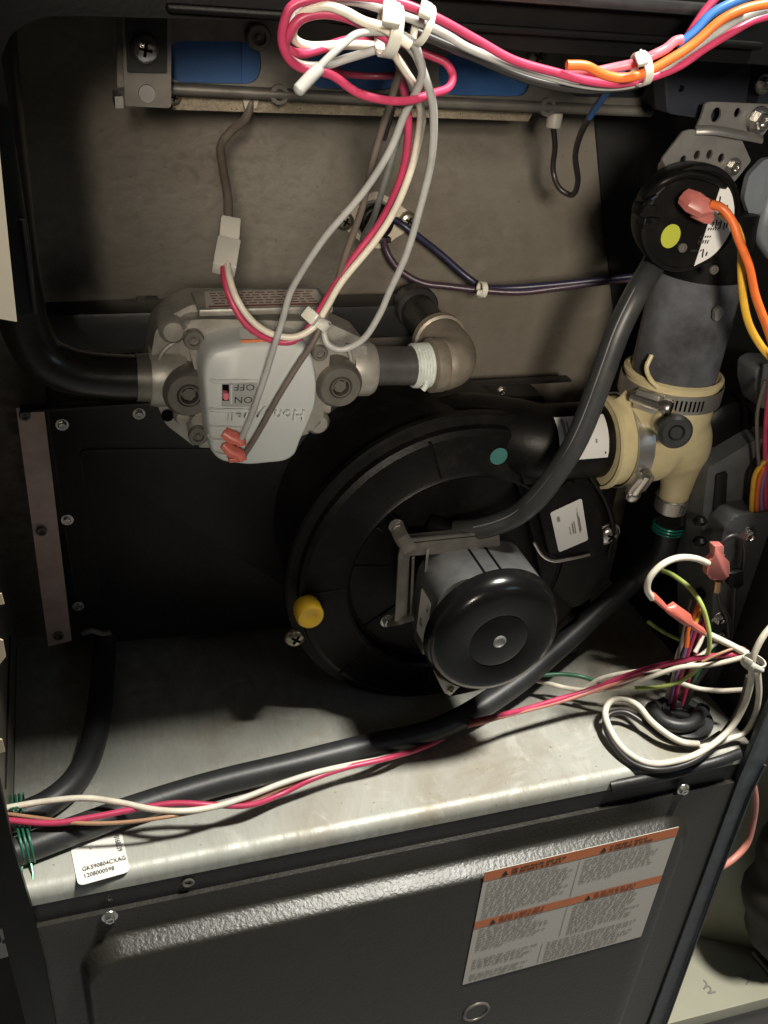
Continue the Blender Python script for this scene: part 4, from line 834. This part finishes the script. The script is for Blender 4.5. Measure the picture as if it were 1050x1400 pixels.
# vertical bundle behind the box at the right edge
GR = 'wires dropping behind the grey box at the right edge'
for nm, lb, pts, w, m in (('yellow_wire', 'yellow wire bulging left above the grey box', [(1062, 612), (1046, 628), (1033, 648), (1028, 670), (1027, 702)], 7, 'wyellow'), ('orange_wire', 'orange wire next to the yellow one above the grey box', [(1048, 632), (1038, 652), (1034, 675), (1034, 702)], 7, 'worange'), ('purple_wire', 'purple wire above the grey box', [(1056, 612), (1046, 640), (1041, 670), (1041, 702)], 7, 'wpurple'), ('red_wire', 'red wire vertical at the right edge above the grey box', [(1056, 500), (1050, 540), (1047, 590), (1046, 640), (1047, 702)], 7, 'wred'), ('salmon_wire', 'pale pink wire at the very edge above the grey box', [(1054, 610), (1052, 650), (1052, 702)], 7, 'wsalmon'), ('gray_wire', 'thin dark grey wire left of the red one above the grey box', [(1046, 520), (1036, 560), (1035, 600), (1038, 640)], 5, 'wbrown')):
    wire(nm, lb, L(pts, .07), w, m, GR)

# ------------------------------------------------------------------ control box at the right
jb = thing('control_box', 'dark grey metal control box at the right edge with silver screws', 'control box', P(1030, 990, .07))
JY = .066
b = B(); b.prism(rounded([P(990, 722, JY), P(1004, 706, JY), P(1120, 690, JY), P(1120, 960, JY), P(975, 960, JY), P(975, 800, JY)], [.003, .004, .002, .002, .002, .002]), (0, .05, 0), .0015, 2); b.build('box', M['jbox'], jb)
b = B(); b.prism(rounded([P(968, 640, .085), P(1035, 600, .085), P(1100, 600, .085), P(1100, 760, .085), P(955, 790, .085), P(962, 690, .085)], .003), (0, .02, 0), .001, 2); b.build('rear_plate', M['jbox'], jb)
b = B(); b.prism(rounded([P(980, 650, .083), P(995, 645, .083), P(990, 740, .083), P(972, 740, .083)], .002), (0, .003, 0), .001, 2); b.build('channel', M['darkwall'], jb)
b = B(); b.lathe([(.016, 0), (.021, .004), (.021, .03)], P(1000, 590, .10), (0, 1, 0), 24); b.build('gland', M['plastic'], jb)
b = B(); b.prism(rounded([P(960, 640, .096), P(988, 625, .096), P(1008, 645, .096), P(1003, 662, .096), P(985, 668, .096), P(965, 655, .096)], .004), (0, .02, 0), .003, 2); b.build('rubber_boot', M['plastic'], jb)
b = B(); b.prism(rounded([P(1033, 505, .09), P(1045, 497, .09), P(1110, 500, .09), P(1110, 560, .09), P(1040, 560, .09), P(1032, 530, .09)], .004), (0, .02, 0), .002, 2); b.build('grey_block', M['jbox'], jb)
screw(jb, P(1021, 730, JY - .0005), HEX, scale=1.35); screw(jb, P(982, 845, JY - .0005), HEX, scale=1.2); screw(jb, P(987, 868, JY - .0005), HEX, scale=.8)
for k, y in enumerate((712, 740, 812)):
    b = B(); b.lathe([(.0035, -.003), (.0055, 0), (.0035, .003)], P(957, y, .08), (0, .3, 1), 12); b.build('edge_clip', M['plastic'], jb)

# rubber grommet with the wires through the deck
gr = thing('rubber_grommet', 'black rubber grommet in the deck with coloured wires passing through', 'grommet', PZ(930, 975, .031))
gc = PZ(932, 984, .0302)
b = B(); b.lathe([(.021, 0), (.0235, .001), (.0235, .004), (.021, .005), (.017, .0055), (.0165, .008), (.011, .008), (.010, .003), (.0001, .003)], gc, (0, 0, 1), 36); b.build('flange', M['hose'], gr)
pts = [PZ(x, y, .040) for x, y in ((890, 965), (905, 985), (925, 992), (946, 990), (955, 978), (962, 968))]
b = B(); b.tube(spline(pts, 5), .0052, 12); b.build('lip', M['hose'], gr)
GB = 'coloured wires rising out of the grommet'
def up(px0, py0, px1, py1, ymid=None):
    a = PZ(px0, py0, .034); 
    return a
for nm, lb, pts, w, m in (
    ('red_wire', 'left red wire rising from the grommet', [(920, 968), (928, 935), (940, 895), (955, 850)], 6.5, 'wred'),
    ('red_wire', 'right red wire rising from the grommet', [(932, 965), (941, 930), (952, 885), (962, 848)], 6.5, 'wred'),
    ('purple_wire', 'purple wire rising from the grommet beside the white', [(914, 966), (921, 935), (932, 900), (948, 858), (958, 845)], 5.5, 'wpurple'),
    ('white_wire', 'white wire rising from the grommet, leftmost', [(911, 955), (920, 925), (926, 895), (938, 868)], 6, 'wwhite'),
    ('white_wire', 'short white wire curling out right of the red wires', [(938, 912), (950, 902), (965, 890), (980, 878)], 6.5, 'wwhite'),
    ('white_wire', 'pale wire stub between the red wires', [(950, 892), (957, 878), (962, 866)], 6, 'wwhite'),
    ('green_wire', 'dark green wire rising from the grommet', [(936, 965), (945, 940), (960, 910), (978, 886)], 6, 'wgreen'),
    ('black_wire', 'black wire crossing the grommet bundle', [(936, 966), (950, 935), (975, 905), (1005, 888)], 8, 'wdark'),
    ('orange_wire', 'orange wire above the grommet bundle', [(938, 884), (942, 860), (950, 838), (957, 824)], 7.5, 'worange'),
    ('yellow_wire', 'yellow wire beside the orange one above the grommet', [(948, 860), (954, 844), (959, 830)], 6, 'wyellow'),
    ('gray_wire', 'thin grey wire left of the grommet bundle', [(926, 905), (930, 880), (936, 850), (945, 820)], 4, 'wbrown')):
    m_ = len(pts) - 1
    ys = PZ(pts[0][0], pts[0][1], .034).y if pts[0][1] > 950 else .05
    wire(nm, lb, [(x, y, ys + (.058 - ys) * i / m_) for i, (x, y) in enumerate(pts)], w, m, GB)
wire('tan_wire', 'thin copper coloured wire pair at the right above the deck', [(960, 905, .03), (985, 893, .028), (1010, 885, .028), (1022, 890, .028)], 4, 'wtan', GB)
wire('green_wire', 'lime green wire curling from behind the white loop to the deck', [(906, 780, .085), (922, 788, .07), (944, 806, .055), (957, 826, .045), (966, 850, .04), (970, 872, .036), (966, 895, .036), (950, 918, .04), (928, 932, .045), (900, 939, .05), (868, 941, .055)], 6.5, 'wlime')
wire('green_wire', 'short lime striped wire end in the dark behind the grommet', [(886, 850, .10), (900, 860, .10), (915, 868, .095), (932, 876, .085)], 5, 'wlime')
wire('green_wire', 'dark green wire lying on the deck left of the white wires', [(742, 923, .09), (770, 922, .086), (795, 925, .08), (815, 932, .075), (835, 937, .07)], 6, 'wgreen')
# twisted wires running left along the deck
GD = 'twisted wires lying along the deck'
wire('white_wire', 'cream wire sagging along the deck from the zip tie to behind the hose', [(728, 929, .10), (745, 934, .09), (775, 941, .08), (810, 944, .07), (845, 940, .06), (885, 927, .05), (930, 913, .04), (975, 908, .03), (1005, 902, .024), (1024, 896, .02)], 7, 'wwhite', GD)
wire('white_wire', 'second cream wire twisted over the red one on the deck', [(800, 940, .075), (822, 928, .07), (860, 919, .064), (895, 917, .058), (915, 920, .05)], 6, 'wwhite', GD)
wire('red_wire', 'red wire running along the deck under the thick hose', [(1020, 893, .024), (980, 896, .032), (930, 904, .045), (890, 913, .052), (850, 926, .058), (805, 944, .062), (760, 957, .060), (715, 970, .056), (670, 981, .05), ('z', 640, 990, .040), ('z', 590, 1017, .036), ('z', 530, 1036, .046), ('z', 470, 1050, .047), ('z', 425, 1066, .047), ('z', 385, 1086, .042), ('z', 340, 1101, .046), ('z', 290, 1100, .053), ('z', 240, 1098, .0555), ('z', 190, 1106, .0545), ('z', 130, 1117, .0545), ('z', 70, 1126, .0545), ('z', 5, 1121, .0545)], 8, 'wred', GD)
wire('salmon_wire', 'pale red wire twisted with the red one on the deck', [(880, 921, .054), (840, 934, .058), (800, 949, .06), (755, 962, .058), (710, 974, .054), (665, 985, .048), ('z', 630, 996, .034), ('z', 560, 1026, .0335)], 6, 'wsalmon', GD)
wire('white_wire', 'cream wire twisting round the red one at the left', [('z', 560, 1022, .033), ('z', 522, 1037, .0405), ('z', 478, 1045, .047), ('z', 430, 1057, .051), ('z', 385, 1071, .051), ('z', 335, 1090, .052), ('z', 290, 1103, .054), ('z', 250, 1109, .057), ('z', 210, 1107, .057), ('z', 165, 1097, .057), ('z', 115, 1091, .057), ('z', 60, 1096, .057), ('z', 5, 1105, .057)], 8.5, 'wwhite', GD)
wire('tan_wire', 'thin tan wire twisted behind the red one at the left', [('z', 430, 1062, .047), ('z', 395, 1074, .046), ('z', 345, 1092, .047), ('z', 290, 1106, .052), ('z', 230, 1116, .055), ('z', 170, 1124, .0545), ('z', 110, 1125, .0545), ('z', 60, 1119, .0545), ('z', 5, 1112, .0545)], 5.5, 'wtan', GD)
# wire loops at the lower right
GL = 'loose wire loop at the lower right'
wire('white_wire', 'cream wire making a big loose loop on the deck at the lower right', [(1060, 850, .01), (1042, 872, .008), (1030, 900, .006), (1027, 930, .006), (1017, 965, .008), (997, 998, .008), ('z', 960, 1027, .040), ('z', 920, 1042, .037), ('z', 885, 1043, .036), ('z', 855, 1027, .037), ('z', 836, 1000, .040), ('z', 828, 975, .045), ('z', 834, 959, .049), ('z', 850, 955, .050), ('z', 870, 964, .048), ('z', 890, 985, .046), ('z', 912, 1004, .043), ('z', 932, 1014, .040), ('z', 955, 1017, .038)], 9, 'wwhite', GL)
wire('black_wire', 'black wire following the cream loop at the lower right', [(1024, 925, .010), (1012, 965, .012), (992, 1000, .012), ('z', 958, 1034, .037), ('z', 922, 1049, .0335), ('z', 890, 1052, .0335), ('z', 862, 1042, .0335), ('z', 838, 1016, .036), ('z', 827, 988, .040), ('z', 834, 977, .043), ('z', 855, 974, .043), ('z', 880, 988, .040), ('z', 905, 1008, .037), ('z', 935, 1018, .035), ('z', 962, 1016, .035), ('z', 985, 1003, .036)], 9, 'wdark', GL)
wire('white_wire', 'cream wire dropping straight from the zip tie at the right', [(1036, 915, .008), (1036, 950, .008), (1031, 980, .008), ('z', 1018, 1002, .042), ('z', 998, 1010, .038), ('z', 975, 1017, .036), ('z', 955, 1021, .0345)], 8, 'wwhite', GL)
wire('white_wire', 'short white wire behind the loops right of the grommet', [(930, 934, .05), (955, 942, .045), (985, 944, .035), (1016, 943, .025)], 7, 'wwhite', GL)
wire('black_wire', 'thick black wire curving down the right edge', [(1052, 900, .03), (1040, 960, .028), (1022, 1010, .022), (1006, 1030, .016)], 14, 'wdark', GL)
# splice with pink terminals
sw = wire('white_wire', 'white wire arch between the two pink terminals at the right', [(968, 770, .045), (948, 763, .044), (925, 764, .043), (903, 773, .042), (888, 791, .041), (885, 806, .041), (892, 818, .041)], 9.5, 'wwhite', None, True)
b = B(); b.tube([P(892, 814, .041), P(903, 824, .041), P(911, 832, .041), P(918, 832, .041), P(938, 846, .041), P(944, 852, .041)], [.0027, .0025, .0020, .0052, .0052, .0028], 8, sq=.75); b.build('terminal', M['terminal'], sw)
sw2 = wire('white_wire', 'white wire from the lower pink terminal to the right zip tie', [(958, 862, .040), (975, 870, .037), (1000, 882, .03), (1022, 894, .022)], 9.5, 'wwhite', None, True)
b = B(); b.tube([P(942, 850, .041), P(952, 858, .040), P(966, 866, .039)], [.0024, .0030, .0026], 8); b.build('terminal', M['terminal'], sw2)
b = B(); b.tube([P(936, 846, .041), P(950, 857, .0405)], .0016, 8); b.build('crimp', M['copper'], sw2)
bk = wire('black_wire', 'black wire loop out of the upper pink terminal', [(982, 752, .048), (990, 739, .048), (1002, 733, .048), (1014, 738, .048), (1017, 755, .05), (1014, 775, .052), (1006, 800, .054), (1003, 830, .055), (1001, 870, .054)], 6.5, 'wdark', None, True)
b = B(); b.prism(rounded([P(x, y, .044) for x, y in ((976, 746), (990, 746), (989, 760), (997, 768), (998, 786), (993, 793), (973, 793), (967, 787), (967, 770), (977, 761))], .0012, 3), (0, .0055, 0), .0012, 2); b.build('terminal', M['terminalred'], bk)
b = B(); b.tube([P(982, 793, .048), P(980, 808, .048)], .0030, 10); b.build('crimp', M['copper'], bk)
b = B(); b.prism(rounded([P(x, y, .048) for x, y in ((998, 784), (1016, 781), (1018, 800), (1008, 806), (997, 802))], .0012, 3), (0, .005, 0), .0012, 2); b.build('sleeve', M['plastic'], bk)
wire('black_wire', 'black wire dropping below the copper crimp', [(981, 806, .05), (985, 825, .052), (993, 845, .053), (997, 870, .053)], 6, 'wdark')

# ------------------------------------------------------------------ zip ties
def ziptie(label, c, w, axis, rad, head, tail=None, hs=.0042):
    t = thing('zip_tie', label, 'zip tie', c, 'white nylon zip ties'); a, u, v = basis(axis)
    b = B(); rings = []
    n = 28; prof = [(rad, -w / 2), (rad + .0011, -w / 2), (rad + .0011, w / 2), (rad, w / 2)]
    b.lathe(prof, c, axis, n, caps=False); b.build('strap', M['zip'], t)
    h = Vector(head); d = (h - Vector(c)).normalized()
    rot = Matrix((d, Vector(axis).normalized().cross(d), Vector(axis).normalized())).transposed()
    b = B(); b.box(h - Vector((hs * .7, hs, hs * .85)), h + Vector((hs * .7, hs, hs * .85)), .0008, rot); b.build('head', M['zip'], t)
    if tail:
        b = B(); b.tube([h, Vector(tail)], [w * .4, w * .3], 6, sq=.4); b.build('tail', M['zip'], t)
ziptie('large zip tie round the top coil', P(532, 40, -.030), .0046, P(600, 48, -.03) - P(475, 24, -.03), .0086, P(535, 20, -.042), P(540, -6, -.042), .0040)
ziptie('small zip tie just right of the large one on the coil', P(578, 34, -.03), .0026, P(610, 46, -.03) - P(560, 22, -.03), .0064, P(582, 14, -.040), P(584, 1, -.040), .0029)
ziptie('zip tie round the orange and pink wires at the upper right', P(877, 94, -.036), .0034, P(905, 82, -.036) - P(850, 100, -.036), .0054, P(877, 81, -.044), P(876, 68, -.044), .0027)
ziptie('zip tie round the red and white wires over the valve', P(434, 437, .048), .0045, P(452, 415, .048) - P(420, 455, .048), .0062, P(425, 432, .038), P(448, 441, .043), .0038)
ziptie('zip tie knotting the cream wires at the right edge', P(1030, 906, .010), .005, (0.1, 0, 1), .0072, P(1022, 905, .0), P(1044, 916, .002), .0036)
ziptie('tiny tie round the dark limit switch wires', P(659, 396, .185), .004, (1, 0, -.1), .0045, P(656, 400, .178), None, .0024)

# ------------------------------------------------------------------ outside the cabinet
t = thing('return_duct', 'pale primed sheet metal duct beside the furnace, lower right', 'duct', PZ(1000, 1350, -.6))
fz = -.5
a0 = PZ(895, 1405, fz); a1 = PZ(1060, 1362, fz)
dv = (a1 - a0).normalized(); nv = Vector((-dv.y, dv.x, 0))
q = [a0 - dv * .3, a0 + dv * .9, a0 + dv * .9 + nv * .9, a0 - dv * .3 + nv * .9]
b = B(); b.prism(q, (0, 0, -.02), .002, 2); b.build('top_sheet', M['duct'], t)
b = B(); b.prism([p + nv * .004 + Vector((0, 0, -.0205)) if i < 2 else p + Vector((0, 0, -.0205)) for i, p in enumerate(q)], (0, 0, -.32)); b.build('front_sheet', M['ductface'], t, smooth=False)
for q in ([(962, 1352), (968, 1348), (972, 1353), (968, 1358), (978, 1356)], [(1014, 1336), (1022, 1332), (1024, 1340), (1020, 1346)], [(962, 1340), (966, 1345), (964, 1350)]):
    b = B(); b.tube(spline([PZ(x, y, fz + .0004) for x, y in q], 4), .0010, 6); b.build('marker_stroke', M['ingrey'], t)
up0 = PZ(965, 1290, fz)
b = B(); w0 = PZ(945, 1278, fz + .001); w1 = PZ(1042, 1300, fz + .001); b.prism([w0 - (w1 - w0) * 1.5, w1 + (w1 - w0) * 2, w1 + (w1 - w0) * 2 + Vector((0, 0, .8)), w0 - (w1 - w0) * 1.5 + Vector((0, 0, .8))], (.004, .01, 0)); b.build('rear_sheet', M['duct'], t, smooth=False)
b = B(); b.tube([PZ(1030, 1302, fz + .004), PZ(1052, 1328, fz + .004), PZ(1075, 1356, fz + .004)], .003, 8); b.build('bright_seam', M['galv'], t)
t = thing('insulation_wrap', 'dark crumpled insulation hanging at the lower right edge', 'insulation', PZ(1050, 1300, fz))
yb = PZ(1058, 1306, fz + .02).y
pp = spline([P(1160, 900, yb), P(1128, 1020, yb), P(1096, 1120, yb), P(1072, 1180, yb), P(1056, 1230, yb), P(1062, 1272, yb), P(1082, 1306, yb)], 6)
b = B(); b.tube(pp, [.026 + .003 * math.sin(i * .9 + .6 * math.sin(i * 2.1)) + .010 * math.sin(i / len(pp) * 3.1) * (i / len(pp)) for i in range(len(pp))], 18); b.build('wrap', M['bag'], t)
wire('salmon_wire', 'salmon coloured wire curving outside the cabinet at the lower right', [(1028, 1062, .03), (1032, 1095, .03), (1030, 1125, .03), (1020, 1155, .028), (1003, 1174, .024), (984, 1187, .02)], 9, 'wsalmon')
t = thing('paper_sheet', 'beige paper sheet edge hanging at the upper left of the frame', 'paper', P(-10, 440, -.03))
b = B(); b.prism([P(-70, 130, -.03), P(-6, 130, -.03), P(0, 215, -.03), P(12, 335, -.03), P(23, 440, -.03), P(0, 436, -.03), P(-70, 430, -.03)], (0, .0012, 0)); b.build('sheet', M['beige'], t, smooth=False)
for i, (lb, pts) in enumerate((('upper torn bit of masking tape on the left edge', [(-20, 868), (4, 876), (8, 898), (0, 908), (-20, 905)]), ('lower torn bit of masking tape on the left edge', [(-20, 1005), (3, 1012), (7, 1028), (-20, 1034)]), ('smallest torn bit of masking tape on the left edge', [(-20, 815), (2, 812), (6, 826), (-20, 830)]))):
    b = B(); b.prism([P(x, y, -.004) for x, y in pts], (0, .001, 0)); setp(b.build('tape_scrap', M['tapebit'], smooth=False), lb, 'tape', 'torn tape at the left edge')
t = thing('floor_tag', 'white tag with black marks beyond the left cabinet post', 'tag', PZ(0, 1290, -.4))
tg = Sticker([P(-40, 1318, .05), P(13, 1306, .05), P(6, 1268, .05), P(-40, 1270, .05)], M['white'], t, 'card', .002, .001)
tg.rects('mark', [(.78, .55, .85, .8), (.88, .5, .96, .62)], M['ink'])
# bin of grey wall beyond the left post is the room floor

# ------------------------------------------------------------------ flecks lying on the deck
b = B()
for i in range(70):
    x = random.uniform(.01, .50); y = .012 + random.random() ** 1.6 * .12; r = random.uniform(.0003, .0011); a = random.uniform(0, 6.28); k = random.uniform(.3, .9)
    pts = [Vector((x + math.cos(a + t) * r * (1 if t % 2 < 1 else k), y + math.sin(a + t) * r * k, .0302)) for t in (0, 1.4, 3.0, 4.6)]
    b.prism([p + Vector((0, 0, .0004)) for p in pts], (0, 0, -.0004))
setp(b.build('deck_dust', M['tapebit'], smooth=False), 'small flecks of dust and debris scattered on the grey deck', 'dust', kind='stuff')
